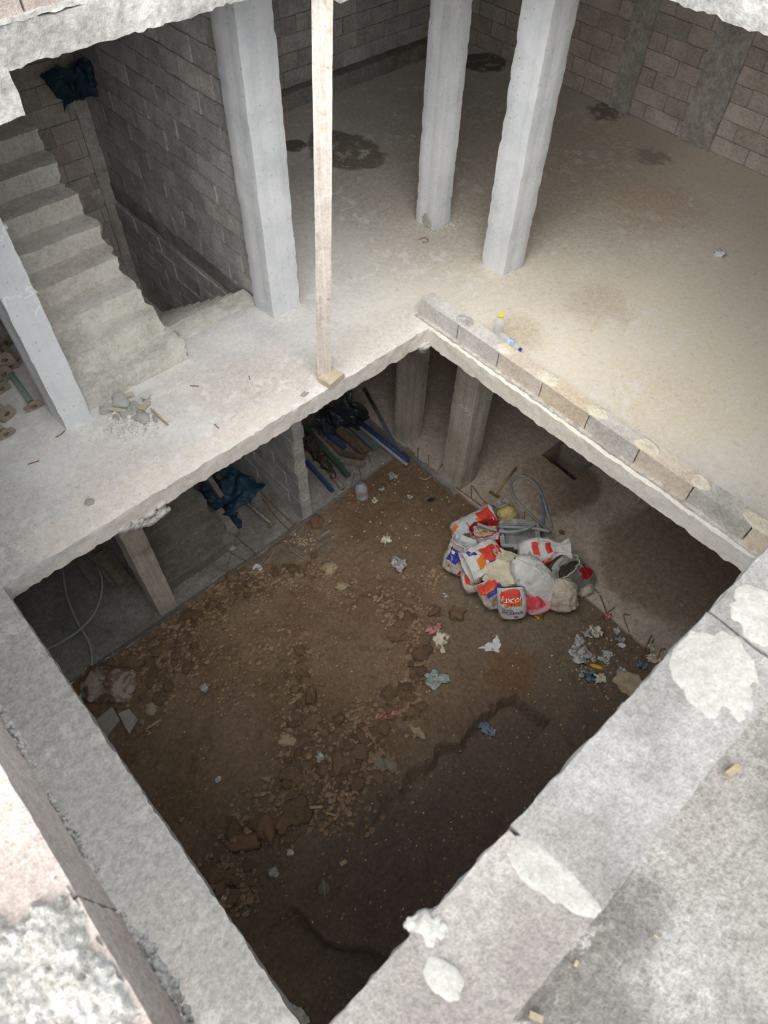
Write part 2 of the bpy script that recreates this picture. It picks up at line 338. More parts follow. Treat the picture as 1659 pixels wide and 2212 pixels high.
# ------------------------------------------------------------------ structure
def axis(*segs):
    out = []
    for a, b, st in segs:
        n = max(1, int(round((b-a)/st))); out += list(np.linspace(a, b, n, endpoint=False))
    return np.array(out+[segs[-1][1]])
def holeslab(xs, ys, holes, z0, z1, amp=0.012, nz=5, seed=3, ragged=0.02):
    nx, ny = len(xs), len(ys); cxm = (xs[:-1]+xs[1:])/2; cym = (ys[:-1]+ys[1:])/2
    mask = np.ones((nx-1, ny-1), bool)
    for (a, b, c, d) in holes: mask &= ~(((cxm > a) & (cxm < b))[:, None] & ((cym > c) & (cym < d))[None, :])
    gx, gy = np.meshgrid(xs, ys, indexing='ij'); n = nx*ny
    top = np.stack([gx.ravel(), gy.ravel(), np.full(n, z1)], -1); bot = np.stack([gx.ravel(), gy.ravel(), np.full(n, z0)], -1)
    F = []; V = [top, bot]
    I, J = np.nonzero(mask); a = I*ny+J
    Ft = np.stack([a, a+ny, a+ny+1, a+1], -1); F.append(Ft); F.append(Ft[:, ::-1]+n)
    base = 2*n; zz = np.linspace(z1, z0, nz+1)
    pm = np.pad(mask, 1)
    sides = []
    for i, j in zip(I, J):
        if not pm[i, j+1]: sides.append((xs[i], ys[j+1], xs[i], ys[j]))
        if not pm[i+2, j+1]: sides.append((xs[i+1], ys[j], xs[i+1], ys[j+1]))
        if not pm[i+1, j]: sides.append((xs[i], ys[j], xs[i+1], ys[j]))
        if not pm[i+1, j+2]: sides.append((xs[i+1], ys[j+1], xs[i], ys[j+1]))
    sv = []; sf = []; ix = {}
    def vid(x, y, k):
        key = (round(x, 4), round(y, 4), k)
        if key not in ix: ix[key] = base+len(sv); sv.append((x, y, zz[k]))
        return ix[key]
    for (x0, y0, x1, y1) in sides:
        for k in range(nz): sf.append((vid(x0, y0, k+1), vid(x1, y1, k+1), vid(x1, y1, k), vid(x0, y0, k)))
    V.append(np.array(sv)); F.append(np.array(sf)); V = np.concatenate(V); F = np.concatenate(F)
    dist = np.full(len(V), 9.)
    for (a, b, c, d) in holes:
        dx = np.maximum.reduce([a-V[:, 0], np.zeros(len(V)), V[:, 0]-b]); dy = np.maximum.reduce([c-V[:, 1], np.zeros(len(V)), V[:, 1]-d]); dist = np.minimum(dist, np.hypot(dx, dy))
    wt = np.clip(1-dist/0.12, 0, 1)
    D = (nvec(V, 11, seed, 2)*amp*0.3+nvec(V, 38, seed+30, 2)*amp*0.5)*(0.12+wt)[:, None]
    lowk = (z1-V[:, 2])/(z1-z0)
    D[:, 2] += wt*lowk*fbm(V*[1, 1, 0], 16, seed+9, 3)*ragged*0.8 - (wt > 0.9)*(lowk < 0.02)*0.008*(1+fbm(V, 20, seed+5, 2))
    return V+D, F
def struct(name, VF, mat, label, cat, parent=None, smooth=True):
    return obj(name, mesh(name, *VF, smooth), mat, parent, label=label, cat=cat, kind='structure')
ZB = -3.45
xs = axis((-3, -0.28, 0.08), (-0.28, 1.05, 0.035), (1.05, 2.02, 0.035), (2.02, 3.05, 0.035), (3.05, 4.04, 0.035), (4.04, 5.0, 0.06), (5.0, 9.2, 0.1))
ys = axis((-3.5, 0, 0.12), (0, 3.63, 0.035), (3.63, 4.2, 0.04), (4.2, 5.05, 0.06), (5.05, 7.95, 0.1), (7.95, 8.15, 0.1))
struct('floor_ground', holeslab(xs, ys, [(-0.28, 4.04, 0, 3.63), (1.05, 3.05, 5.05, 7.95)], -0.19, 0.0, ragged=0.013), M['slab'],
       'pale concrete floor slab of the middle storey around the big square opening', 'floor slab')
xs = axis((-3, -0.24, 0.12), (-0.24, 4.19, 0.025), (4.19, 9.2, 0.2)); ys = axis((-0.13, 0.02, 0.05), (0.02, 3.65, 0.04), (3.65, 8.15, 0.2))
struct('ceiling', holeslab(xs, ys, [(-0.24, 4.19, 0.02, 3.65)], 3.03, 3.2, amp=0.014, seed=8, ragged=0.012), M['topslab'],
       'bright concrete roof slab edge across the top of the picture', 'roof slab')
struct('floor_roof', boxVF(-0.36, 9.2, -3.5, -0.13, 3.03, 3.195, step=0.04, amp=0.004, seed=4, cap=200), M['nearfloor'],
       'mottled grey concrete floor in the lower right corner beside the parapet', 'floor')
struct('trim_beam', boxVF(-0.36, 1.1, 3.645, 3.9, 2.84, 3.04, step=0.025, amp=0.012, sc=16, seed=5), M['topslab'], 'ragged concrete beam stub hanging above the stair at top left', 'beam')
# outer walls
def block_wall(name, O, u, nrm, L, z0, z1, mat, label, thick=0.15, joint=0.018, off=0.0, core=True, seed=1, parent=None, jitter=0.006, hide=None, ujit=0.0):
    """courses of individual blocks; O is the lower corner of the visible face, u runs along, nrm points to the viewer"""
    O = np.array(O, float); u = np.array(u, float); nn = np.array(nrm, float)
    r = random.Random(seed)
    c0 = O-nn*(thick-0.008)+u*0.004; c1 = O-nn*0.017+u*(L-0.004); lo = np.minimum(c0, c1); hi = np.maximum(c0, c1)
    root = obj(name, mesh(name, *boxVF(lo[0], hi[0], lo[1], hi[1], z0, z1, step=0.5)), M['mortar'], None, label=label, cat='block wall', kind='structure')
    ang = math.atan2(u[1], u[0]); n = int(math.floor((z1-z0+0.03)/0.2)); k = 0
    sgn = 1.0 if (u[0]*nn[1]-u[1]*nn[0]) < 0 else -1.0
    for c in range(n):
        x = -((off+0.255*(c % 2)) % 0.51)
        while x < L-0.03:
            a = max(0.0, x); b = min(L, x+0.51-joint); 
            if b-a > 0.05 and not (hide and hide((a+b)/2, z0+0.2*c+0.1)):
                me = BLK[r.randrange(len(BLK))]
                o = obj('block', me, mat, root)
                ctr = O+u*((a+b)/2+r.uniform(-ujit, ujit))-nn*(thick/2-r.uniform(-jitter, jitter))
                o.location = (ctr[0], ctr[1], z0+0.2*c+0.1); o.rotation_euler = (r.uniform(-.006, .006), 0, ang+r.uniform(-.004, .004)+(math.pi if r.random() < .5 else 0))
                o.scale = ((b-a)/0.498, thick/0.15, 1); k += 1
            x += 0.51
    return root
BLK = []
for sd in range(5):
    V, F = boxVF(-0.249, 0.249, -0.075, 0.075, -0.094, 0.094, step=0.085, amp=0.0045, sc=11, seed=40+sd)
    BLK.append(mesh('block', V, F, False))
block_wall('wall_stair', (3.05, 5.0, 0.0), (0, 1, 0), (-1, 0, 0), 2.95, 0.0, 3.03, M['block'], 'tall grey block wall running beside the stairwell', seed=3)
struct('trim_ring_beam', boxVF(3.035, 3.2, 5.0, 7.97, -0.2, 0.0, step=0.08, amp=0.012, seed=6), M['kerb'], 'horizontal concrete band in the stairwell wall at floor height', 'concrete band')
block_wall('wall_stair_basement', (3.02, 4.7, ZB), (0, 1, 0), (-1, 0, 0), 3.25, ZB, -0.2, M['block'], 'dark block wall whose stepped end shows in the basement below the slab', thick=0.16, seed=5, jitter=0.012, ujit=0.022)
block_wall('wall_stair_back', (0.9, 7.95, -2.05), (1, 0, 0), (0, -1, 0), 2.0, -2.05, 3.03, M['blockwarm'], 'block wall closing the far end of the stairwell behind the flight', seed=7, off=0.1)
struct('trim_corner', boxVF(2.9, 3.06, 7.93, 8.1, -2.05, 3.03, step=0.07, amp=0.012, seed=9), M['mortar'], 'narrow rough concrete strip in the far corner of the stairwell', 'concrete post')
block_wall('wall_back', (3.25, 8.13, 0.2), (1, 0, 0), (0, -1, 0), 5.95, 0.2, 2.8, M['block'], 'dark block wall at the back of the room behind the columns', seed=11)
struct('baseboard_back', boxVF(3.25, 9.15, 7.98, 8.15, 0.0, 0.2, step=0.1, amp=0.01, seed=12), M['kerb'], 'low concrete ledge along the foot of the dark back wall', 'ledge')
block_wall('wall_right', (9.2, 1.2, 0.0), (0, 1, 0), (-1, 0, 0), 6.9, 0.0, 3.0, M['blockwarm'], 'warm grey block wall with concrete posts on the right', seed=13, hide=lambda a, z: False)
for i, (a, b, lb) in enumerate(((3.72, 4.18, 'wide'), (4.98, 5.3, 'narrow'))):
    struct('trim_pilaster', boxVF(9.155, 9.24, a, b, 0.0, 3.03, step=0.07, amp=0.012, sc=5, seed=14+i), M['mortar'], lb+' vertical concrete post set in the right block wall', 'pilaster')
W = M['mortar']
struct('wall_left_added', boxVF(-3.15, -3, -3.5, 8.15, ZB, 3.03, step=0.5), W, 'plain unseen wall added on the left to keep the building dark inside', 'wall')  # unseen, position assumed; added to keep daylight out on the left
struct('wall_front_added', boxVF(-3, 9.2, -3.65, -3.5, ZB, 3.03, step=0.5), W, 'plain unseen wall added under the lower right floor to keep it dark', 'wall')  # unseen as well; added to keep the near side dark
struct('wall_rear', boxVF(-3, 9.35, 8.15, 8.3, ZB, 3.03, step=0.5), W, 'plain rear wall of the building behind the block courses', 'wall')
struct('wall_side', boxVF(9.22, 9.35, -3.5, 8.15, ZB, 3.03, step=0.5), W, 'plain outer wall of the building behind the right blocks', 'wall')
struct('wall_stair_left', boxVF(0.97, 1.03, 5.0, 7.95, ZB, 3.03, step=0.1, amp=0.006), M['block'], 'block wall left of the stairs behind the chalked column', 'wall')
# columns
def column(b, mat, label, seed, rib=True):
    V, F = boxVF(*b, step=0.045, amp=0.005, sc=9, seed=seed)
    if rib:
        mx = (b[0]+b[1])/2-0.02; my = (b[2]+b[3])/2+0.02
        V0, _ = boxVF(*b, step=0.045)
        V[:, 1] += np.where((V0[:, 1] == b[2]) & (V0[:, 0] > mx), -0.014, 0); V[:, 0] += np.where((V0[:, 0] == b[0]) & (V0[:, 1] > my), -0.012, 0)
    e = noise(V, 26, seed+3); cor = np.minimum(np.minimum(abs(V[:, 0]-b[0]), abs(V[:, 0]-b[1])), 1)+np.minimum(np.minimum(abs(V[:, 1]-b[2]), abs(V[:, 1]-b[3])), 1)
    c = np.array([(b[0]+b[1])/2, (b[2]+b[3])/2]); k = np.where(cor < 0.03, 0.035+0.05*np.clip(e, 0, 1), 0)
    V[:, :2] -= (V[:, :2]-c)*k[:, None]
    return obj('column', mesh('column', V, F), mat, None, label=label, cat='column', kind='structure')
colL = column((0.79, 1.03, 4.69, 4.99, 0, 3.03), M['column'], 'pale concrete column with chalk scribbles in front of the stairs at left', 1)
column((2.99, 3.32, 4.71, 5.02, 0, 3.03), M['column'], 'pale concrete column at the end of the stairwell block wall', 2)
column((5.24, 5.5, 4.77, 5.04, 0, 3.03), M['column'], 'grey concrete column with a white splash at its foot, furthest back', 3)
column((5.2, 5.52, 3.69, 4.0, 0, 3.03), M['column'], 'thick pale concrete column standing free on the right of the room', 4)
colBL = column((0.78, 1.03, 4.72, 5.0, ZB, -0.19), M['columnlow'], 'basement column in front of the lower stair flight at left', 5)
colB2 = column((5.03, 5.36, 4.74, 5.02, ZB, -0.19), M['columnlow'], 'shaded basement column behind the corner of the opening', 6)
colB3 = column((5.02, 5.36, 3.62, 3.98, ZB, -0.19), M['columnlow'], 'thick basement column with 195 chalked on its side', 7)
# white splash at the foot of the furthest column
def patch(name, c, rx, ry, rot, h, mat, parent=None, seed=0, n=18, k=36, rough=0.004, up=None, **kw):
    V = []; F = []
    for i in range(n+1):
        t = i/n
        for j in range(k):
            a = 2*math.pi*j/k; rr = t*(1+0.2*noise(np.array([math.cos(a)*1.6, math.sin(a)*1.6, seed*3.7]), 1, seed)+0.05*noise(np.array([math.cos(a)*6, math.sin(a)*6, seed]), 1, seed+1))
            V.append((rr*math.cos(a)*rx, rr*math.sin(a)*ry, h*(1-t**5)))
    V = np.array(V); V[:, 2] += np.where(V[:, 2] > 0.0005, fbm(V*[1, 1, 0], 40, seed, 3)*rough, 0); V[:k, 2] = V[0, 2]
    V[-k:, 2] -= 0.01
    for i in range(n):
        for j in range(k): F.append((i*k+j, (i+1)*k+j, (i+1)*k+(j+1) % k, i*k+(j+1) % k))
    ca, sa = math.cos(rot), math.sin(rot)
    V = np.stack([V[:, 0]*ca-V[:, 1]*sa, V[:, 0]*sa+V[:, 1]*ca, V[:, 2]], -1)
    if up is not None:
        V = place(V, c, up, (0, 0, -1))
        return obj(name, mesh(name, V, F), mat, parent, **kw)
    return obj(name, mesh(name, V+np.array(c), F), mat, parent, **kw)
# stairs
def flight(name, x0, x1, y0, z0, n, dy, dz, label, seed, ragged=0.03, under=0.16, mat='stair'):
    root = empty(name, ((x0+x1)/2, y0, z0), label=label, cat='staircase', kind='structure')
    for k in range(n):
        ya, yb = y0+dy*k, y0+dy*(k+1); zt = z0+dz*(k+1) if dz > 0 else z0+dz*(k+1)
        ylo, yhi = ya, yb+(dy*0.6 if dz > 0 else 0.0)
        if dz < 0: ylo -= dy*0.0; yhi += dy*0.02
        zb = zt-abs(dz)-under if (k > 0 or dz < 0) else zt-abs(dz)+0.002
        V, F = boxVF(x0, x1, ylo, yhi, zb, zt, step=0.04, amp=0.006, sc=10, seed=seed+k)
        t = np.clip((V[:, 0]-x0)/(x1-x0), 0, 1)**6
        V[:, 0] += t*(0.04*noise(V*[0, 1, 1], 7, seed)+0.025*noise(V, 22, seed+1)+(0.07*(k == 0)))*ragged/0.03
        V[:, 2] -= np.where((abs(V[:, 1]-ylo) < 0.012) & (V[:, 2] > zt-0.02), 0.008+0.006*noise(V, 18, seed), 0)
        V -= np.array(root.location)
        obj('step', mesh('step', V, F), M[mat], root)
    return root
flight('staircase_up', 1.04, 2.0, 4.78, 0.0, 10, 0.25, 0.18, 'rough concrete stair flight rising from the floor at left', 20)
flight('staircase_down', 2.04, 3.04, 5.03, 0.18, 9, 0.25, -0.18, 'concrete steps going down between the flight and the block wall', 40, 0.01)
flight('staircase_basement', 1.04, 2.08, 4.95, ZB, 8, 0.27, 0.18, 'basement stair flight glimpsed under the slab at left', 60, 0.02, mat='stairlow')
struct('floor_landing', boxVF(1.04, 3.04, 7.1, 7.95, -1.85, -1.6, step=0.1, amp=0.008), M['stair'], 'dim stair landing at the bottom of the stairwell', 'landing')
# rim wall of single blocks
rim = empty('wall_rim', (4.18, 1.9, 0), label='single course of concrete blocks along the right rim of the opening', cat='block wall', kind='structure')
cols = [((196, 192, 187), (212, 208, 203)), ((196, 191, 185), (212, 208, 202)), ((208, 194, 178), (222, 210, 196)), ((206, 190, 166), (220, 205, 183)), ((196, 190, 182), (212, 206, 198)),
        ((208, 194, 175), (222, 209, 192)), ((184, 181, 172), (200, 197, 188)), ((214, 196, 174), (228, 213, 192))]
for i in range(8):
    y1 = 3.82-0.512*i; y0 = y1-0.5
    pt = [((4.11, y1-0.2, 0.07), 0.13, (104, 94, 84), dict(soft=0.12, nz=0.35, nsc=5, stretch=(0, 1, 0.8)))] if i == 1 else None
    mt = concrete('rim_block_%d' % i, *cols[i], sc=4, fine=80, bump=0.25, pit=0.5, patch=pt)
    V, F = boxVF(4.11, 4.265, y0, y1, 0.012, 0.2, step=0.03, amp=0.004, sc=14, seed=80+i); V -= np.array(rim.location)
    obj('block', mesh('block', V, F), mt, rim)
    if i > 0: patch('mortar_patch', (4.19-4.18, y1+0.006-1.9+random.uniform(-.02, .02), 0.2), 0.075, random.uniform(0.08, 0.16), 0, 0.012, M['creammortar'] if i > 1 else M['mortar'], rim, seed=i)
V, F = boxVF(4.075, 4.262, -0.1, 3.84, -0.004, 0.016, step=0.03, amp=0.009, sc=30, seed=90); V -= np.array(rim.location); obj('mortar_bed', mesh('mortar_bed', V, F), M['mortar'], rim)
def lump(name, c, r, mat, parent=None, seed=0, sub=3, amp=0.35, sc=1.6, flat=(1, 1, 1), rot=None, **kw):
    me = lumpmesh(name, seed, sub, amp, sc); o = obj(name, me, mat, parent, **kw); o.location = Vector([float(x) for x in c]); o.scale = [r*f for f in flat]
    if rot is not None: o.rotation_euler = rot
    return o
def lumpmesh(name, seed=0, sub=3, amp=0.35, sc=1.6, facet=False):
    bm = bmesh.new(); bmesh.ops.create_icosphere(bm, subdivisions=sub, radius=1)
    V = np.array([v.co[:] for v in bm.verts]); d = 1+fbm(V+seed*5.3, sc, seed, 3)*amp
    V2 = V*d[:, None]
    for v, c in zip(bm.verts, V2): v.co = c
    me = bpy.data.meshes.new(name); bm.to_mesh(me); bm.free()
    me.polygons.foreach_set('use_smooth', [not facet]*len(me.polygons)); return me
def lumpsVF(pts, seed=0, sub=2):
    """many welded mortar lumps as one piece"""
    parts = []
    bm = bmesh.new(); bmesh.ops.create_icosphere(bm, subdivisions=sub, radius=1); bm.verts.ensure_lookup_table()
    V = np.array([v.co[:] for v in bm.verts]); F = [tuple(v.index for v in f.verts) for f in bm.faces]; bm.free()
    var = [V*(1+fbm(V+i*3.1, 1.8, seed+i, 3)*0.45)[:, None] for i in range(14)]; F = np.array(F); r_ = np.random.default_rng(seed)
    Vs = []; Fs = []; n = 0
    for i, (c, r, fl) in enumerate(pts):
        a = r_.uniform(0, 6.28); W = var[i % 14]; ca, sa = math.cos(a), math.sin(a); W = np.stack([W[:, 0]*ca-W[:, 1]*sa, W[:, 0]*sa+W[:, 1]*ca, W[:, 2]], -1)
        Vs.append(W*r*np.array(fl)+np.array(c)); Fs.append(F+n); n += len(V)
    return np.concatenate(Vs), np.concatenate(Fs)
# rough lump hanging from the slab edge
r = random.Random(2); pts = []
for k in range(46):
    t = r.random(); x_ = 0.66+0.34*t; dep_ = 0.12*math.sin(min(1, t*1.3)*math.pi*0.62)+0.03
    pts.append(((x_, 3.625+r.uniform(0, .06), -0.17-dep_*r.random()), r.uniform(.03, .055), (1.4, .6, .7)))
V, F = lumpsVF(pts, 4, 2)
obj('trim_spill', mesh('spill', V, F), M['mortar'], None, label='ragged lump of spilt concrete hanging from the slab edge', cat='concrete lump', kind='structure')
# parapets on roof level
pn = empty('wall_parapet_right', (1.0, -0.05, 3.2), label='whitish block parapet crossing the lower right, in front of the mottled floor', cat='parapet', kind='structure')
M['parapet'] = concrete('parapet_block', (128, 126, 122), (156, 154, 151), (142, 138, 133), sc=5, fine=230, bump=0.45, pit=0.5, speck=(140, (128, 124, 118), 0.45), patch=[((0.55, -0.06, 3.4), 0.05, (130, 124, 116), dict(soft=0.5, nz=0.6, nsc=12), 0.6)])
M['parapet2'] = concrete('parapet_block_pale', (136, 130, 126), (160, 155, 150), sc=5, fine=230, bump=0.45, pit=0.5, speck=(140, (128, 122, 116), 0.5))
edges = [-0.2, 0.29, 0.80, 1.31, 1.82, 2.33, 2.84, 3.35, 3.86, 4.3]
for i in range(len(edges)-1):
    V, F = boxVF(edges[i]+0.003, edges[i+1]-0.003, -0.131, 0.018, 3.2, 3.4, step=0.012 if i < 3 else 0.06, amp=0.0013, sc=60, seed=100+i)
    V = V+nvec(V, 9, 100+i)*0.0012
    obj('block', mesh('block', V-np.array(pn.location), F), M['parapet2'] if i == 0 else M['parapet'], pn)
L0 = np.array(pn.location)
for (x_, y_, rx_, ry_, ro_, sd_) in ((1552, 1462, .082, .07, .3, 3), (1640, 1330, .06, .05, .9, 5), (1190, 1895, .03, .072, .18, 6), (955, 2110, .02, .03, .3, 7)):
    o = patch('mortar_patch', at(x_, y_, 3.399)-L0, rx_, ry_, ro_, 0.004, M['patch'], pn, seed=sd_, n=30, k=110, rough=0.0012)
    for v in o.data.vertices: v.co.y = min(max(v.co.y, -0.132+0.05), 0.019+0.05)
c = at(925, 2003, 3.395); V, F = lumpsVF([(c+np.array([0, -.004, 0]), .02, (1, 1.1, .5)), (c+np.array([-.012, .018, 0]), .009, (1.2, 1, .6)), (c+np.array([.012, -.012, 0]), .012, (1, 1, .5))], 3, 3)
obj('mortar_splash', mesh('mortar_splash', V-L0, F), M['patch'], pn)
pl = empty('wall_parapet_left', (-0.27, 1.5, 3.2), label='sunlit block parapet with thick white mortar in the lower left corner', cat='parapet', kind='structure')
M['parapet3'] = concrete('parapet_block_pink', (176, 163, 156), (196, 184, 176), sc=4, fine=200, bump=0.4, pit=0.5, speck=(130, (150, 140, 132), 0.4))
L1 = np.array(pl.location); yj = float(atX(184, 1943, -0.2)[1])
edges = [-0.13, yj]+[yj+0.51*k for k in range(1, 7)]+[3.66]
for i in range(len(edges)-1):
    V, F = boxVF(-0.352, -0.2, edges[i]+0.003, edges[i+1]-0.003, 3.2, 3.39, step=0.012 if i < 3 else 0.06, amp=0.0013, sc=60, seed=120+i)
    V = V+nvec(V, 9, 120+i)*0.0012
    obj('block', mesh('block', V-L1, F), M['parapet3'], pl)
# thick mortar layer on the nearest block
gx = np.linspace(-0.36, -0.203, 60); gy = np.linspace(-0.13, yj+0.05, 150); a, b = np.meshgrid(gx, gy, indexing='ij'); P = np.stack([a.ravel(), b.ravel(), 0*a.ravel()], -1)
edge = np.minimum((-0.203-P[:, 0])/0.02+fbm(P, 60, 5, 3)*0.9, (yj+0.035-P[:, 1])/0.02+fbm(P, 45, 6, 3)*1.6); edge = np.clip(edge, 0, 1)
hgt = edge**0.6*(0.02+0.008*fbm(P, 25, 7, 2)+0.008*abs(fbm(P, 70, 8, 3))+0.003*fbm(P, 200, 9, 2))
P[:, 2] = 3.385+hgt; V = P-L1
obj('mortar_bed', mesh('mortar_bed', V, gridface(gx, gy)), M['whitemortar'], pl)
pts = []
r = random.Random(5)
for y, n_, rr in ((yj-0.12, 16, .012), (yj-0.07, 14, .009), (yj+0.14, 12, .007), (yj+0.2, 10, .006), (yj+0.42, 12, .009), (yj+0.36, 9, .008), (yj+0.5, 10, .009), (yj+0.6, 10, .008), (yj-0.2, 8, .007)):
    for k in range(n_*5): pts.append(((-0.198+r.uniform(0, rr*1.3)*r.random(), y+r.gauss(0, .028), 3.203+r.uniform(-.012, .006)), rr*r.uniform(.25, .6), (1, 1.3, 1)))
V, F = lumpsVF(pts, 9, 2); obj('squeezed_mortar', mesh('squeezed_mortar', V-L1, F), M['whitemortar'], pl)
# far roof course at the top left
pf = empty('wall_parapet_far', (1.5, 3.72, 3.2), label='row of pale blocks on the roof edge at the very top left', cat='parapet', kind='structure')
x = 1.255-0.512*3
for i in range(8):
    V, F = boxVF(x+0.004, x+0.506, 3.655, 3.8, 3.212, 3.4, step=0.04, amp=0.004, seed=140+i); obj('block', mesh('block', V-np.array(pf.location), F), M['parapet3'], pf); x += 0.512
V, F = boxVF(-0.3, 4.2, 3.645, 3.8, 3.195, 3.216, step=0.03, amp=0.01, sc=18, seed=150); obj('mortar_bed', mesh('mortar_bed', V-np.array(pf.location), F), M['topslab'], pf)
# ------------------------------------------------------------------ basement ground
def holebox(): pass
xs = axis((5.0, 6.43, 0.1), (6.43, 7.05, 0.05), (7.05, 9.2, 0.15)); ys = axis((-3.5, 2.64, 0.12), (2.64, 3.27, 0.05), (3.27, 4.7, 0.1), (4.7, 8.15, 0.15))
struct('floor_basement', holeslab(xs, ys, [(6.43, 7.05, 2.64, 3.27)], ZB-0.75, ZB, amp=0.012, seed=31), M['floorlow'], 'dirty damp basement floor on the right with a square sump', 'floor')
struct('floor_sump', boxVF(6.3, 7.2, 2.5, 3.4, ZB-0.85, ZB-0.7, step=0.1, amp=0.02), M['damp'], 'dark bottom of the square sump hole in the basement floor', 'sump')
struct('floor_plinth', boxVF(-3, 5.0, 4.7, 8.15, ZB-0.35, ZB, step=0.06, amp=0.008, cap=140), M['kerb'], 'raised concrete plinth in the basement along the left of the soil', 'plinth')
struct('floor_plinth_corner', boxVF(4.93, 5.03, 3.6, 4.75, ZB-0.35, ZB+0.005, step=0.05, amp=0.012), M['kerb'], 'short concrete kerb between the two basement columns', 'kerb')
def edgeT(x):  # far edge of the trench
    return np.interp(x, [-2, -0.5, 0.2, 0.75, 1.4, 1.95, 2.4, 2.84, 3.2, 3.4, 3.6], [1.2, 1.2, 1.3, 1.46, 1.42, 1.32, 1.2, 1.17, 1.2, 1.05, -3])
def soil_h(X, Y):
    P = np.stack([X, Y, 0*X], -1)
    h = -3.555+0.05*np.clip((X-2.6)/1.2, 0, 1)+0.02*np.clip((X-4.2)/0.8, 0, 1)
    # heap on the left half
    mound = np.exp(-(((X-1.2)/1.5)**2+((Y-3.0)/1.1)**2)); h = h+0.13*mound
    for (cx, cy, rx, ry, a) in ((1.3, 4.2, 0.9, 0.25, .07), (2.9, 2.6, 0.18, 0.8, .06), (1.9, 2.6, 0.15, 0.7, .05), (0.8, 1.95, 0.5, 0.22, .08), (2.2, 1.75, 0.5, 0.22, .07)):
        h = h+a*np.exp(-((X-cx)/rx)**2-((Y-cy)/ry)**2)
    h = h+0.03*fbm(P, 1.7, 50, 3)+0.022*fbm(P, 6, 60, 3)+0.014*fbm(P, 20, 70, 2)*np.clip((4.2-X)/1.0, .4, 1)
    e = edgeT(X+0.05*noise(P, 5, 80))+0.06*fbm(P, 4, 90, 3)+0.03*fbm(P, 15, 91, 2); wdt = np.interp(X, [0, .8, 1.6, 2.2, 3.4], [.3, .35, .2, .08, .05])
    t = np.clip((e-Y)/wdt, 0, 1); t = t*t*(3-2*t); dep = np.interp(X, [-.5, .7, 1.6, 3.4], [.06, .12, .26, .30])
    t2 = np.clip((3.47+0.05*fbm(P, 4, 95, 2)-X)/0.06, 0, 1); t2 = np.where(Y < 1.25, np.where(Y < 0.6, np.clip((3.5-X)/0.5, 0, 1), t2), 1); h = h-t*t2*dep
    e2 = np.interp(X, [-2, -.5, .04, .09, .35, .68, 1.2], [1.25, 1.2, 1.16, .70, .37, -.27, -1.2])+0.04*fbm(P, 5, 96, 3); u = np.clip((e2-Y)/0.07, 0, 1); h = h-0.16*u*u*(3-2*u)
    return h
gx = axis((-2.5, -0.7, 0.1), (-0.7, 5.0, 0.022)); gy = axis((-3.0, -0.4, 0.12), (-0.4, 4.7, 0.022)); a, b = np.meshgrid(gx, gy, indexing='ij')
V = np.stack([a.ravel(), b.ravel(), soil_h(a.ravel(), b.ravel())], -1)
struct('floor_soil', (V, gridface(gx, gy)), M['soil'], 'excavated brown soil at the bottom of the opening with a trench', 'soil')
def g(px, py):  # point on the soil under a pixel
    z = -3.52
    for _ in range(3):
        p = at(px, py, z); z = float(soil_h(np.array([p[0]]), np.array([p[1]]))[0]) if (p[0] < 5.0 and p[1] < 4.7) else ZB
    p[2] = z; return p
# ------------------------------------------------------------------ chalk marks
from mathutils.bvhtree import BVHTree
def strokes(name, S, wd, mat, parent, nrm):
    """chalk lines as flat ribbons laid on the column's own surface"""
    bv = BVHTree.FromPolygons([v.co[:] for v in parent.data.vertices], [p.vertices[:] for p in parent.data.polygons]); nn = np.array(nrm, float); parts = []
    for st in S:
        P = spline(np.array(st), 5) if len(st) > 2 else np.linspace(st[0], st[1], 8); d = np.gradient(P, axis=0); sd = np.cross(d, nn); sd /= np.linalg.norm(sd, axis=1)[:, None]+1e-9
        V = np.concatenate([P+sd*wd, P-sd*wd])
        for i in range(len(V)):
            hit = bv.ray_cast(Vector(V[i]+nn*.2), Vector(-nn))
            if hit[0] is not None: V[i] = np.array(hit[0])+nn*.003
        k = len(P); parts.append((V, [(j, j+1, k+j+1, k+j) for j in range(k-1)]))
    V, F = join(parts); return obj(name, mesh(name, V, F), mat, parent)
def zs(lst, ox, oy, s, fn): return [[fn(ox+x/s, oy+y/s) for (x, y) in st] for st in lst]
L = [[(130, 1740), (108, 1660), (85, 1580), (150, 1560), (190, 1590), (170, 1620)], [(230, 1540), (240, 1590)], [(275, 1570), (270, 1500), (300, 1540), (320, 1490), (345, 1540)], [(330, 1530), (370, 1500), (340, 1560), (390, 1530)],
     [(400, 1450), (390, 1490)], [(460, 1330), (500, 1370), (450, 1390), (510, 1400)], [(620, 1320), (520, 1380), (470, 1420), (510, 1440)], [(540, 1410), (560, 1450), (690, 1465)], [(430, 1565), (520, 1520), (610, 1485)],
     [(640, 1880), (680, 1770), (750, 1670)], [(90, 200), (125, 260), (110, 340), (70, 385)], [(85, 240), (50, 300), (60, 350)], [(0, 410), (30, 430), (25, 490), (0, 505)]]
strokes('chalk_writing', zs(L, 0, 460, 8.507, lambda x, y: atY(x, y, 4.68)), 0.0045, M['chalk'], colL, (0, -1, 0))
L = [[(550, 1085), (600, 1072), (588, 1122)], [(650, 1095), (625, 1090), (615, 1118), (642, 1125), (650, 1095), (655, 1140), (615, 1165)], [(712, 1130), (668, 1136), (655, 1170), (690, 1165), (706, 1195), (682, 1217), (650, 1205)]]
strokes('chalk_number', zs(L, 900, 700, 6.146, lambda x, y: atX(x, y, 5.01)), 0.0045, M['chalkdim'], colB3, (-1, 0, 0))
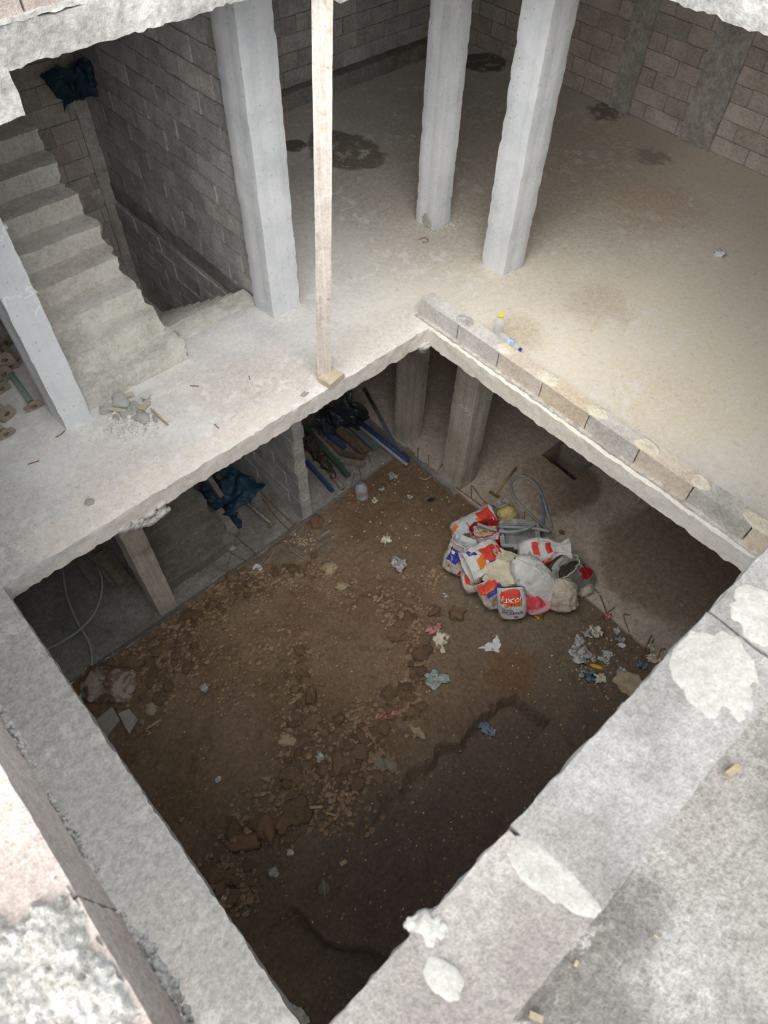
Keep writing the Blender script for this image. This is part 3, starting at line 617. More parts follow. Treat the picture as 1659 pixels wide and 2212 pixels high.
L = [[(920, 945), (935, 990), (910, 1010)], [(960, 940), (985, 990), (955, 1000)], [(890, 1050), (905, 1030), (900, 1080), (880, 1100)], [(940, 1060), (975, 1040), (1000, 980)], [(930, 1090), (960, 1075), (985, 1050)], [(880, 1110), (905, 1110), (890, 1140), (865, 1150)],
     [(860, 1220), (880, 1200), (900, 1180)], [(940, 1190), (955, 1200), (940, 1215)], [(1000, 960), (1020, 890)]]
strokes('chalk_writing', zs(L, 900, 700, 6.146, lambda x, y: atY(x, y, 3.61)), 0.0035, M['chalkdim'], colB3, (0, -1, 0))
patch('white_splash', (5.232, 4.86, 0.07), 0.075, 0.09, 0.5, 0.006, M['whitemortar'], None, seed=4, up=(-1, 0, 0), label='white plaster splash on the foot of the furthest column', cat='plaster splash')
# ------------------------------------------------------------------ middle storey things
foot = np.array([2.845, 3.77, 0.0]); head = np.array([3.0, 3.75, 3.03])
prop = empty('timber_prop', foot, label='long pale timber prop standing upright on the slab edge', cat='timber prop')
V, F = beamVF(foot+[0, 0, 0.002], head, 0.125, 0.06, up=(-0.62, -0.78, 0), step=0.08, amp=0.0025, seed=3); obj('post', mesh('post', V-foot, F, False), M['wood'], prop)
p0 = atY(728, 9, 3.66); V, F = boxVF(p0[0]+0.02, p0[0]+0.42, 3.66, 3.78, p0[2]-0.0, 2.93, step=0.05, amp=0.006); obj('head_board', mesh('head_board', V-foot, F), M['topslab'], prop)
beam('wood_offcut', at(700, 828, 0.035), at(731, 803, 0.035), 0.15, 0.05, M['rawwood'], step=0.04, amp=0.004, label='small wooden offcut against the foot of the timber prop', cat='wood offcut')
# bottles
def bottle(label, base, ax, r, L, capm, lab, sq=0.0, label_mat=None):
    root = empty('plastic_bottle', base, label=label, cat='bottle')
    prof = [(0.6*r, 0), (0.95*r, 0.01), (r, 0.03), (r, 0.22*L), (0.93*r, 0.25*L), (r, 0.28*L), (0.94*r, 0.33*L), (r, 0.36*L), (r, 0.62*L), (0.9*r, 0.7*L), (0.55*r, 0.83*L), (0.36*r, 0.9*L), (0.36*r, 0.93*L)]
    V, F = lathe(prof, 20); V[:, 1] *= 1-sq; V += nvec(V, 30, 2)*0.003
    obj('body', mesh('body', place(V, (0, 0, 0), ax, (0.2, -1, 0.4)), F), M['clear'], root)
    V, F = lathe([(0.42*r, 0.92*L), (0.45*r, 0.93*L), (0.45*r, 0.995*L), (0.4*r, L)], 14); obj('cap', mesh('cap', place(V, (0, 0, 0), ax, (0.2, -1, 0.4)), F), capm, root)
    if lab:
        V, F = lathe([(1.015*r, 0.4*L), (1.02*r, 0.41*L), (1.02*r, 0.58*L), (1.015*r, 0.59*L)], 20); V[:, 1] *= 1-sq; obj('label_sleeve', mesh('label_sleeve', place(V, (0, 0, 0), ax, (0.2, -1, 0.4)), F), lab, root)
    return root
labm = plain('bottle_label', (220, 232, 240), (120, 170, 214), sc=26, rough=0.4, bump=0)
b0 = at(1069, 725, 0.05); bottle('clear plastic bottle with a yellow cap standing behind the rim blocks', (b0[0]+.08, b0[1]+.03, 0.0), at(1075, 694, 0.26)-b0, 0.052, 0.3, M['yellow'], None)
b0 = at(1080, 724, 0.05); b1 = at(1125, 757, 0.045); bottle('crumpled plastic bottle with a blue cap lying by the rim blocks', b0, b1-b0, 0.047, float(np.linalg.norm(b1-b0)), M['bluecap'], labm, 0.1)
def scrapVF(sx, sy, crumple, seed, n=7, k=22, rag=0.3, thick=0.0):
    V = [(0, 0, 0)]; F = []
    for i in range(1, n+1):
        for j in range(k):
            a = 2*math.pi*j/k; e = 1+rag*noise(np.array([math.cos(a)*1.7, math.sin(a)*1.7, seed*1.3]), 1, seed)+rag*0.6*noise(np.array([math.cos(a)*5, math.sin(a)*5, seed]), 1, seed+2)
            V.append((math.cos(a)*e*i/n*sx, math.sin(a)*e*i/n*sy, 0))
    V = np.array(V, float); m_ = max(sx, sy); z = abs(fbm(V/m_, 1.8, seed, 2))*1.2+0.5*abs(noise(V/m_, 5, seed+4)); V[:, 2] = z*crumple
    V[:, :2] += nvec(V/m_, 4, seed+7)[:, :2]*crumple*0.6
    for j in range(k): F.append((0, 1+j, 1+(j+1) % k))
    for i in range(n-1):
        for j in range(k):
            F.append((1+i*k+j, 1+(i+1)*k+j, 1+(i+1)*k+(j+1) % k, 1+i*k+(j+1) % k))
    return V, F
SEED = [500]
def scrap(name, label, cat, p, sx, sy, rot, mat, crumple=0.03, rag=0.3, group=None, smooth=True):
    SEED[0] += 1; V, F = scrapVF(sx, sy, crumple, SEED[0], rag=rag)
    c, s_ = math.cos(rot), math.sin(rot); V = np.stack([V[:, 0]*c-V[:, 1]*s_, V[:, 0]*s_+V[:, 1]*c, V[:, 2]], -1)
    me = mesh(name, V, F, smooth); o = obj(name, me, mat, None, label=label, cat=cat, group=group); o.location = (float(p[0]), float(p[1]), float(p[2])+0.012)
    md = o.modifiers.new('thick', 'SOLIDIFY'); md.thickness = 0.004; return o
lump('paper_ball', at(1554, 549, 0.03), 0.055, M['white'], None, seed=77, sub=3, amp=0.55, sc=2.2, flat=(1, .9, .7), label='crumpled white paper lying alone on the room floor at right', cat='paper')
# steel props piled behind the left column
def steel_prop(label, p, q, tubem, pr=0.026, tilt=None, plate=0.075):
    p = np.array(p, float); q = np.array(q, float); d = q-p; d /= np.linalg.norm(d)
    root = empty('steel_prop', p, label=label, cat='steel prop', group='steel props piled behind the left column')
    V, F = tubeVF([p*0, q-p], pr, 10); obj('tube', mesh('tube', V, F), tubem, root)
    V = []; F = []; k = 24
    for z in (0.0, -0.01):
        for rr, sq in ((0.028, 0), (plate, 1)):
            for j in range(k):
                a = 2*math.pi*(j+0.5)/k; c, s_ = math.cos(a), math.sin(a); e = rr/((abs(c)**5+abs(s_)**5)**0.2) if sq else rr
                V.append((e*c, e*s_, z))
    for j in range(k):
        J = (j+1) % k
        F += [(j, k+j, k+J, J), (2*k+j, 2*k+J, 3*k+J, 3*k+j), (k+j, 3*k+j, 3*k+J, k+J), (j, J, 2*k+J, 2*k+j)]
    ax = d if tilt is None else np.array(tilt, float)
    V = place(np.array(V), (0, 0, 0), ax, (0.3, 0.2, -1)); pl_ = obj('base_plate', mesh('base_plate', V, F, False), M['steel'], root)
    V, F = tubeVF([-0.012*d*0+d*0.0, d*0.03], 0.036, 12); obj('collar', mesh('collar', V, F), M['steel'], root)
    return root
dirs = lambda a: np.array([math.sin(a), math.cos(a), 0])
SP = [((72, 876), 0.075, 0.06, M['greensteel'], 'green tubed steel prop lying nearest the left column'), ((14, 893), 0.08, -0.06, M['steel'], 'rusty steel prop with a square plate second from the front'),
      ((12, 936), 0.08, -0.1, M['steel'], 'steel prop whose ringed plate lies closest to the camera'), ((36, 776), 0.09, -0.06, M['steel'], 'steel prop on top of the pile by the column edge'),
      ((10, 777), 0.2, -0.02, M['steel'], 'steel prop with a flat plate in the middle of the pile'), ((20, 789), 0.06, -0.03, M['steel'], 'steel prop half hidden low in the middle of the pile'),
      ((8, 808), 0.1, 0.0, M['steel'], 'steel prop with a pale ring at the picture edge'), ((2, 838), 0.09, 0.06, M['steel'], 'tilted steel prop cut by the left picture edge'), ((10, 740), 0.12, -0.1, M['steel'], 'furthest steel prop at the top of the pile')]
for i, (px, z, a, mt, lb) in enumerate(SP):
    p = at(px[0], px[1], z); d = dirs(a); q = p+d*0.9; q[2] = max(0.04, z-0.02); tl = d+np.array([random.uniform(-.25, .25), 0, random.uniform(.1, .55)]) if i != 0 else d+np.array([0, 0, .5])
    steel_prop(lb, p, q, mt, tilt=tl)
# rubble heap beside the left column
RB = [(232, 888, .05, .9, 'rounded grey stone'), (262, 872, .075, .7, 'large angular grey stone'), (262, 880, .05, .6, 'dark flat grey stone'), (290, 885, .06, .6, 'blocky grey stone in the middle'), (308, 906, .07, .5, 'round pale stone at the front'),
      (272, 895, .05, .4, 'broken slab piece'), (337, 906, .03, .7, 'small pale stone at the right'), (305, 890, .035, .6, 'small white stone'), (318, 866, .04, .5, 'small grey stone at the back'), (252, 904, .03, .7, 'little grey stone at the left front')]
for i, (x, y, r_, fl, lb) in enumerate(RB):
    p = at(x, y, 0.0); lump('rubble_stone', (p[0], p[1], r_*fl*0.6), r_, M['greystone'], None, seed=30+i, sub=3, amp=0.5, sc=1.3, flat=(1.15, 0.85, fl), rot=(0, 0, i*1.3), label=lb+' in the rubble heap by the left column', cat='stone', group='stones of the rubble heap')
for i, (a, b, wd, mt, lb) in enumerate((((221, 881), (272, 888), .03, M['rawwood'], 'long thin wood splinter across the rubble heap'), ((249, 861), (288, 850), .05, M['rawwood'], 'pale wooden chip at the back of the rubble heap'), ((303, 884), (320, 868), .05, M['rawwood'], 'short yellow wood piece on the rubble heap'),
        ((326, 883), (362, 917), .015, M['straw'], 'thin stick poking out of the rubble heap'), ((309, 860), (322, 848), .06, M['greystone'], 'grey tile strip behind the rubble heap'))):
    p, q = at(*a, 0.05), at(*b, 0.03); beam('wood_splinter', p, q, wd, 0.014, mt, label=lb, cat='wood piece' if i != 4 else 'tile piece')
pts = []
for i in range(700):
    x, y = rng.normal(282, 30), rng.normal(900, 22); p = at(x, y, 0.0)
    if p[1] > 4.72 or (p[0] < 1.08 and p[1] > 4.6): continue
    r_ = abs(rng.normal(0.006, 0.006))+0.003; pts.append((p+np.array([0, 0, r_*.4]), r_, (1, 1, .8)))
V, F = lumpsVF(pts, 3, 1); obj('rubble_crumbs', mesh('rubble_crumbs', V, F, False), M['greystone'], None, label='fine grey crumbs spread round the rubble heap', cat='rubble', kind='stuff')
pts = []
for i in range(260):
    x = rng.uniform(-0.3, 4.0) if i < 160 else rng.uniform(4.4, 8.5); y = rng.uniform(3.68, 4.6) if i < 160 else rng.uniform(0.3, 5)
    r_ = rng.uniform(.003, .009); pts.append(((x, y, r_*.5), r_, (1.2, 1, .7)))
for (cx_, cy_) in ((5.36, 3.7), (5.5, 4.75), (3.35, 4.72), (5.25, 4.8)):
    for i in range(40): r_ = rng.uniform(.003, .012); pts.append(((cx_+rng.normal(0, .1), cy_-abs(rng.normal(0, .06)), r_*.4), r_, (1, 1, .7)))
V, F = lumpsVF(pts, 4, 1); obj('floor_grit', mesh('floor_grit', V, F, False), M['greystone'], None, label='scattered pale grit on the concrete slab', cat='grit', kind='stuff')
for i, (a, lb) in enumerate((([(410, 833), (428, 834)], 'short wire bit on the slab in front of the stairs'), ([(538, 812), (540, 820)], 'tiny wire bit in the middle of the slab'), ([(463, 916), (473, 925)], 'bent wire bit near the left slab rim'), ([(120, 945), (132, 938), (140, 930)], 'wire loop at the foot of the left column'),
        ([(905, 518), (918, 513), (925, 521), (912, 524)], 'small wire loop in front of the furthest column'), ([(60, 1003), (85, 995)], 'rusty wire bit on the slab at far left'), ([(313, 918), (316, 930)], 'short wire at the front of the rubble heap'))):
    tube('wire_bit', [at(x, y, 0.008) for x, y in a], 0.004, M['rebar'], None, 6, 4, label=lb, cat='wire')
lump('stone_chip', at(194, 1083, 0.01), 0.035, M['greystone'], None, seed=3, amp=.5, flat=(1, .8, .6), label='pale stone chip lying alone on the slab at left', cat='stone')
lump('stone_chip', at(658, 851, 0.01), 0.025, M['greystone'], None, seed=5, amp=.5, flat=(1.2, .8, .6), label='pale pebble on the slab left of the timber prop', cat='stone')
beam('wood_chip', at(1571, 1675, 3.205), at(1597, 1655, 3.205), 0.012, 0.008, M['chip'], step=.01, amp=.002, label='pale wood chip on the mottled floor beside the parapet', cat='wood chip')
beam('wood_chip', at(1143, 2190, 3.205), at(1172, 2203, 3.205), 0.009, 0.006, M['chip'], label='wood chip on the mottled floor at the bottom edge', cat='wood chip')
beam('wood_chip', at(1412, 2020, 3.202), at(1424, 2028, 3.202), 0.004, 0.003, M['chip'], label='tiny wood chip in the middle of the mottled floor', cat='wood chip')
beam('wood_chip', at(1242, 2088, 3.202), at(1247, 2075, 3.202), 0.005, 0.003, M['chip'], label='tiny wood chip close to the foot of the parapet', cat='wood chip')
# pipe stub under the slab corner
V, F = lathe([(0.10, 0), (0.11, 0.02), (0.07, -0.05), (0.05, -0.1), (0.02, -0.13)][1:], 16); V += nvec(V, 30, 1)*.006; V += np.array([4.02, 3.66, -0.19])
obj('pipe_stub', mesh('pipe_stub', V, F), M['foil'], None, label='silver wrapped pipe stub under the corner of the slab', cat='pipe')
# stairwell sheet
def sheet(name, label, cat, pts, mat, seed, amp=0.08, n=26, parent=None, thick=0.006):
    """crumpled sheet stretched over four 3D corner points"""
    P = [np.array(p, float) for p in pts]; u = np.linspace(0, 1, n); a, b = np.meshgrid(u, u, indexing='ij'); a = a.ravel()[:, None]; b = b.ravel()[:, None]
    V = P[0]*(1-a)*(1-b)+P[1]*a*(1-b)+P[2]*a*b+P[3]*(1-a)*b; sz = np.linalg.norm(P[2]-P[0])
    D = nvec(V/sz, 5, seed, 3); rid = (1-abs(noise(V/sz, 6, seed+5)))[:, None]
    V = V+D*amp*np.array([.7, .7, 1])+np.array([0, 0, 1])*rid*amp*0.5
    o = obj(name, mesh(name, V, gridface(u, u)), mat, parent, label=label, cat=cat); md = o.modifiers.new('thick', 'SOLIDIFY'); md.thickness = thick; return o
sheet('plastic_sheet', 'dark blue plastic sheet hanging under the roof at the head of the stairs', 'plastic sheet', [atY(92, 165, 7.55), atY(222, 122, 7.5), atY(208, 195, 7.5), atY(140, 240, 7.7)], M['darktarp'], 3, 0.07, 34)
# ------------------------------------------------------------------ basement: stored things on the plinth
def zf(px, py, dz=0.0): return at(px, py, ZB+dz)
ST = [('steel_tube', 'tube', (882, 996), (768, 904), .035, 'blue steel tube in the basement, uppermost of the pair overhanging the kerb', M['bluesteel'], .10), ('steel_tube', 'tube', (880, 1004), (761, 908), .03, 'grey blue steel tube below the blue one overhanging the kerb', M['hose'], .05)]
for nm, ct, a, b, r_, lb, mt, dz in ST: tube(nm, [zf(*a, dz), zf(*b, dz+.08)], r_, mt, None, 12, label=lb, cat=ct)
for i, (a, b) in enumerate((((868, 982), (788, 837)), ((862, 978), (784, 840)), ((856, 975), (792, 850)))):
    tube('steel_bar', [zf(*a, .02), zf(*b, .06)], .011, M['greyblue'], None, 8, label=['longest thin dark bar right of the blue tubes in the basement', 'middle thin dark bar right of the blue tubes in the basement', 'shortest thin dark bar right of the blue tubes in the basement'][i], cat='steel bar')
BD = [((818, 966), (740, 893), .2, .03, M['greyblue'], 'wide grey blue board in the shaded timber pile', .06), ((792, 978), (730, 927), .14, .05, M['darkwood'], 'stained wide plank in the middle of the timber pile', .12), ((800, 985), (748, 935), .06, .06, M['greywood'], 'grey batten right of the stained plank', .05),
      ((745, 967), (700, 934), .07, .05, M['bluesteel'], 'short blue board end between dark planks', .16), ((740, 982), (691, 933), .09, .06, M['darkwood'], 'dark plank left of the short blue board', .1), ((733, 992), (672, 928), .08, .06, M['greywood'], 'grey plank at the left of the timber pile', .07),
      ((743, 979), (789, 987), .05, .05, M['darkwood'], 'upper crosswise plank at the front of the timber pile', .12), ((735, 995), (788, 1003), .07, .06, M['greywood'], 'lower crosswise plank at the front of the timber pile', .05),
      ((753, 1028), (657, 921), .07, .05, M['greenpaint'], 'long green painted bar in the basement', .1), ((719, 1061), (662, 996), .05, .04, M['bluesteel'], 'blue bar lying close to the block wall end', .05)]
for a, b, wd, ht, mt, lb, dz in BD: beam('plank', zf(*a, dz), zf(*b, dz+.03), wd, ht, mt, step=.1, amp=.004, label=lb, cat='plank' if 'bar' not in lb else 'bar')
pole = empty('wrapped_pole', zf(741, 1056, .05), label='dark pole wrapped in frayed netting with a pale tip', cat='pole'); o0 = np.array(pole.location)
V, F = tubeVF([zf(741, 1056, .05)-o0, zf(700, 1000, .07)-o0], .03, 10); obj('shaft', mesh('shaft', V, F), M['greywood'], pole)
pp = spline([zf(725, 1035, .06)-o0, zf(690, 985, .08)-o0, zf(658, 945, .1)-o0], 14); V, F = tubeVF(pp, np.linspace(.03, .11, len(pp)), 16); V += nvec(V, 16, 3)*.05; obj('netting', mesh('netting', V, F), M['charcoal'], pole)
sheet('plastic_sheet', 'black plastic sheet heaped on the timber in the dark corner', 'plastic sheet', [zf(665, 925, .35), zf(760, 850, .45), zf(800, 900, .12), zf(715, 945, .2)], M['blacktarp'], 8, 0.2, 34)
# bottle jug
j0 = g(783, 1074); jug = empty('water_jug', j0, label='large clear plastic water jug on the soil by the kerb', cat='water jug')
V, F = lathe([(.06, 0), (.085, .01), (.09, .03), (.09, .08), (.084, .1), (.09, .12), (.09, .2), (.075, .25), (.035, .29), (.025, .3), (.025, .32)], 20); V += nvec(V, 20, 2)*.004; V = place(V, (0, 0, 0), (-.05, .1, 1), (0, -1, 0)); obj('body', mesh('body', V, F), M['clear'], jug)
V, F = lathe([(.028, .315), (.03, .32), (.03, .345), (.02, .35)], 12); obj('cap', mesh('cap', place(V, (0, 0, 0), (-.05, .1, 1), (0, -1, 0)), F), M['greyblue'], jug)
# under the stair: tarp, posts, steel foot
sheet('plastic_sheet', 'crumpled blue tarpaulin on the basement plinth beside the stair', 'tarpaulin', [zf(418, 1072, .08), zf(490, 998, .3), zf(580, 1058, .06), zf(498, 1122, .06)], M['bluetarp'], 12, 0.085, 56)
sheet('plastic_sheet', 'torn blue corner of sheeting lying in front of the tarpaulin', 'plastic sheet', [zf(487, 1112, .03), zf(512, 1110, .05), zf(523, 1138, .02), zf(517, 1148, .02)], M['bluetarp'], 13, 0.04, 14)
beam('wood_post', zf(477, 1072, .22), zf(450, 1030, .5), .07, .07, M['greywood'], step=.08, amp=.004, label='square timber post lying over the blue tarpaulin', cat='timber')
beam('wood_post', zf(490, 1050, .12), zf(466, 1025, .35), .05, .05, M['darkwood'], step=.08, amp=.004, label='dark timber piece behind the blue tarpaulin', cat='timber')
steel_prop('single steel prop with a small plate beside the blue tarpaulin', zf(589, 1133, .06), zf(535, 1088, .12), M['steel'], pr=.022, plate=.055)['group'] = 'steel props in the basement'
beam('concrete_slab_piece', zf(503, 1160, .05), zf(465, 1108, .09), .22, .1, M['kerb'], step=.05, amp=.006, label='loose concrete slab piece beside the lower stair', cat='concrete piece')
RD = [([(636, 1135), (610, 1110), (585, 1085), (562, 1062)], 'hooked rod along the block wall in the basement', 0.008), ([(640, 1128), (632, 1140), (622, 1142), (598, 1118), (568, 1078)], 'second hooked rod curving back under the wall', 0.008), ([(627, 1145), (622, 1155), (605, 1168), (585, 1182)], 'rusty rod bending over the kerb', .008),
      ([(512, 1150), (516, 1164), (540, 1184), (556, 1200)], 'dark wire snaking from the tarpaulin to the kerb', .007), ([(500, 1190), (497, 1205), (490, 1225)], 'thin wire on the plinth beside the stone cube', .005), ([(497, 1193), (515, 1203), (533, 1212)], 'short wire right of the stone cube', .005),
      ([(763, 990), (775, 1010), (782, 1040)], 'thin wire reaching down to the water jug', .005), ([(766, 1020), (762, 1040), (756, 1052)], 'wire hook on the plinth left of the jug', .005), ([(805, 1008), (800, 995), (794, 985)], 'bent wire under the crosswise planks', .005)]
for P_, lb, r_ in RD: tube('rod', [zf(x, y, .02) for x, y in P_], r_, M['rebar'], None, 6, 6, label=lb, cat='rod')
lump('stone_cube', zf(502, 1184, .04), .045, M['greystone'], None, seed=12, amp=.25, flat=(1, .9, .8), label='pale stone cube on the plinth beside the lower stair', cat='stone')
RD = [([(585, 1180), (590, 1195), (572, 1220), (556, 1233)], 'long pale wire curling off the kerb to the white tile', .006), ([(618, 1165), (632, 1190), (656, 1208)], 'straight thin stick on the soil near the kerb', .006), ([(455, 1275), (450, 1300), (470, 1320)], 'bent wire where the column meets the soil', .006), ([(456, 1270), (458, 1300), (452, 1325)], 'upright wire in front of the basement column', .006),
      ([(478, 1275), (500, 1240), (508, 1222)], 'dry twig leaning on the kerb', .006), ([(300, 1378), (318, 1386)], 'small twig at the left end of the kerb', .008), ([(245, 1410), (253, 1432)], 'bent twig on the soil below the dark plinth', .008),
      ([(862, 1005), (900, 995), (960, 1032)], 'thin branch in the corner of the kerb', .006), ([(885, 985), (905, 1020), (895, 1002)], 'broken twig in the kerb corner', .006), ([(900, 1030), (903, 970)], 'upright rusty bar in the kerb corner', .007), ([(880, 1015), (898, 1003), (915, 1015), (905, 1030)], 'tangle of wire in the kerb corner', .005),
      ([(924, 1032), (926, 985)], 'upright rusty bar left of the chalked column', .007), ([(930, 1042), (955, 1005)], 'leaning rusty bar left of the chalked column', .007), ([(905, 1033), (918, 1038), (933, 1031), (955, 1030)], 'pale bent root on the soil left of the column', .011),
      ([(985, 1055), (1040, 1095)], 'straight rod in front of the chalked column', .008), ([(1020, 1052), (1045, 1085), (1070, 1098)], 'rod crossing towards the yellow sack', .008), ([(1017, 1050), (1018, 1078)], 'short upright rod in front of the chalked column', .007), ([(1132, 1108), (1132, 1132)], 'short rod standing behind the crate', .007),
      ([(1269, 1260), (1292, 1283)], 'rod running away from the sack heap at right', .008), ([(1295, 1288), (1302, 1305), (1309, 1326)], 'dark rod right of the sack heap', .010), ([(1289, 1341), (1327, 1314)], 'stick crossing the dark rod right of the sacks', .007), ([(1362, 1380), (1346, 1332), (1358, 1330)], 'hooked rod along the concrete edge', .008),
      ([(1382, 1422), (1395, 1397), (1406, 1374)], 'leaning rod left of the two by the parapet', .008), ([(1390, 1430), (1411, 1382)], 'leaning rod right of the two by the parapet', .008), ([(1418, 1435), (1426, 1406), (1437, 1404)], 'bent rod closest to the right parapet', .007),
      ([(316, 1577), (349, 1556)], 'brown stick beside the flat boards', .016), ([(315, 1580), (325, 1584), (320, 1590)], 'small root under the brown stick', .01), ([(536, 1938), (552, 1905)], 'tiny twig', .004)][:-1]
for P_, lb, r_ in RD: tube('stick', [g(x, y)+np.array([0, 0, .025]) for x, y in P_], r_, M['rebar'] if ('rod' in lb or 'bar' in lb) else M['straw'], None, 6, 6, label=lb, cat='rod' if ('rod' in lb or 'bar' in lb) else 'stick')
# left: boards, cables
for i, (a, b) in enumerate((((283, 1262), (232, 1192)), ((272, 1260), (220, 1190)), ((262, 1262), (213, 1196)), ((250, 1266), (203, 1200)), ((235, 1232), (190, 1196)), ((205, 1262), (172, 1212)))):
    beam('board', zf(*a, .05+.05*(i % 3)), zf(*b, .12+.05*(i % 3)), .09, .04, M['greywood'], step=.1, amp=.004, label=['outermost', 'second', 'third', 'fourth', 'short upper', 'innermost'][i]+' grey board of the bundle left of the basement column', cat='board')
CB = [([(128, 1215), (137, 1233), (146, 1288), (169, 1347), (194, 1389), (200, 1432), (186, 1486), (160, 1530)], 'grey cable running down past the old sack'), ([(200, 1195), (207, 1212), (224, 1263), (211, 1322), (177, 1364), (135, 1392), (95, 1412)], 'grey cable looping across the dark basement floor at left')]
for i, (P_, lb) in enumerate(CB): tube('cable', [g(x, y)+np.array([0, 0, .03+.03*i]) for x, y in P_], .017, M['cable'], None, 8, 8, label=lb, cat='cable')
# hammer on the floor
h0 = zf(1068, 1068, .02); hm = empty('hoe', h0, label='small hoe with a wooden handle lying before the chalked column', cat='hoe')
V, F = tubeVF([h0*0, zf(1115, 1011, .05)-h0], .016, 8); obj('handle', mesh('handle', V, F), M['straw'], hm); d_ = zf(1115, 1011, 0)-zf(1068, 1068, 0); d_ /= np.linalg.norm(d_); sd_ = np.cross(d_, [0, 0, 1]); V, F = beamVF(-sd_*.08, sd_*.08, .045, .025, step=.03, amp=.004); obj('head', mesh('head', V, F), M['rebar'], hm)
# hoses beside the crate
HS = [([(1031, 1131), (1066, 1144), (1099, 1149), (1132, 1144), (1156, 1132)], 'grey hose end lying across the crate', M['hose'], .4, .02), ([(1072, 1137), (1112, 1139), (1152, 1141), (1187, 1148)], 'straight grey hose piece behind the crate', M['hose'], .36, .022),
      ([(1189, 1150), (1150, 1115), (1112, 1076), (1104, 1043), (1129, 1028), (1162, 1053), (1182, 1106), (1192, 1138)], 'big loop of grey hose on the floor behind the crate', M['hose'], None, .02), ([(1169, 1070), (1175, 1106), (1172, 1143), (1164, 1160)], 'blue grey hose piece inside the hose loop', M['bluehose'], None, .018)]
for P_, lb, mt, zz, r_ in HS:
    tube('hose', [(at(x, y, ZB+zz) if zz else at(x, y, ZB+.03+(.25 if (x, y) in ((1189, 1150), (1164, 1160)) else 0))) for x, y in P_], r_, mt, None, 10, 10, label=lb, cat='hose')
# plastic chair mostly hidden under the slab
cp = zf(1376, 1088); ch = empty('plastic_chair', cp, label='white plastic chair of which one leg shows below the right slab', cat='chair')
for i, (x, y) in enumerate(((0, 0), (.42, 0), (.0, .42), (.42, .42))): V, F = tubeVF([(x, y, 0), (x+.03*(1 if x == 0 else -1), y+.03*(1 if y == 0 else -1), .42)], [.022, .032], 10); obj('leg', mesh('leg', V, F), M['white'], ch)
V, F = boxVF(0, .44, 0, .44, .41, .44, step=.06, amp=.003); obj('seat', mesh('seat', V, F), M['white'], ch); V, F = boxVF(.40, .44, 0, .44, .44, .8, step=.06, amp=.004); obj('backrest', mesh('backrest', V, F), M['white'], ch)
# ------------------------------------------------------------------ sacks
def sackmat(name, c1, c2, dirt=(120, 96, 76), lim=0.56, amt=0.7): return plain(name, c1, c2, rough=0.6, sc=9, bump=0.9, spec=0.35, dirt=(dirt, lim-.04, min(1, amt+.1)))
SM = dict(white=sackmat('sack_white', (214, 212, 208), (232, 230, 226), lim=0.6, amt=.5), grey=sackmat('sack_grey', (190, 196, 200), (214, 216, 218)), cream=sackmat('sack_cream', (206, 198, 172), (228, 220, 196), lim=.6), lilac=sackmat('sack_lilac', (222, 202, 216), (236, 220, 230), lim=.62, amt=.4),
          beige=sackmat('sack_beige', (186, 172, 156), (210, 196, 180), dirt=(176, 112, 100), lim=.55, amt=.6), red=sackmat('sack_red', (206, 60, 76), (222, 84, 98), dirt=(236, 190, 194), lim=.58, amt=.6), pink=sackmat('sack_pink', (222, 160, 166), (232, 184, 188)), dirty=sackmat('sack_dirty', (184, 172, 158), (214, 204, 192), lim=.5), yellow=sackmat('sack_yellow', (206, 186, 118), (226, 208, 150), dirt=(170, 160, 140)), dark=sackmat('sack_dark', (120, 118, 112), (160, 158, 150)))
pr = lambda n, c, d=None: plain('print_'+n, c, d or c, rough=0.55, sc=16, bump=0.2, dirt=((200, 180, 170), .62, .5))
PR = dict(red=pr('red', (214, 60, 48), (222, 78, 60)), dred=pr('dark_red', (176, 38, 44)), orange=pr('orange', (226, 120, 40), (232, 140, 60)), blue=pr('blue', (56, 60, 150), (70, 74, 164)), white=pr('white', (244, 242, 240)), black=pr('black', (40, 38, 40)), brown=pr('brown', (120, 92, 76)), teal=pr('teal', (84, 140, 168), (110, 160, 184)), blueb=pr('blue_bag', (60, 120, 180), (90, 150, 200)), green=pr('green', (150, 176, 150)))
PROF = dict(closed=[(0, .05, .05), (.03, .72, .6), (.1, .93, .9), (.3, 1, 1), (.55, 1, .95), (.75, .95, .72), (.9, .9, .4), (1, .86, .08)],
            open=[(0, .05, .05), (.03, .75, .7), (.12, .95, .92), (.35, 1, 1), (.7, .95, .88), (.88, .9, .78), (1, .95, .8)],
            tied=[(0, .05, .05), (.04, .7, .65), (.15, .95, .92), (.4, 1, 1), (.6, .82, .78), (.74, .45, .42), (.82, .38, .34), (.92, .55, .45), (1, .7, .5)],
            heap=[(0, .05, .05), (.04, .75, .7), (.15, .98, .95), (.45, 1, 1), (.7, .88, .85), (.86, .6, .6), (.95, .3, .3), (1, .06, .06)])
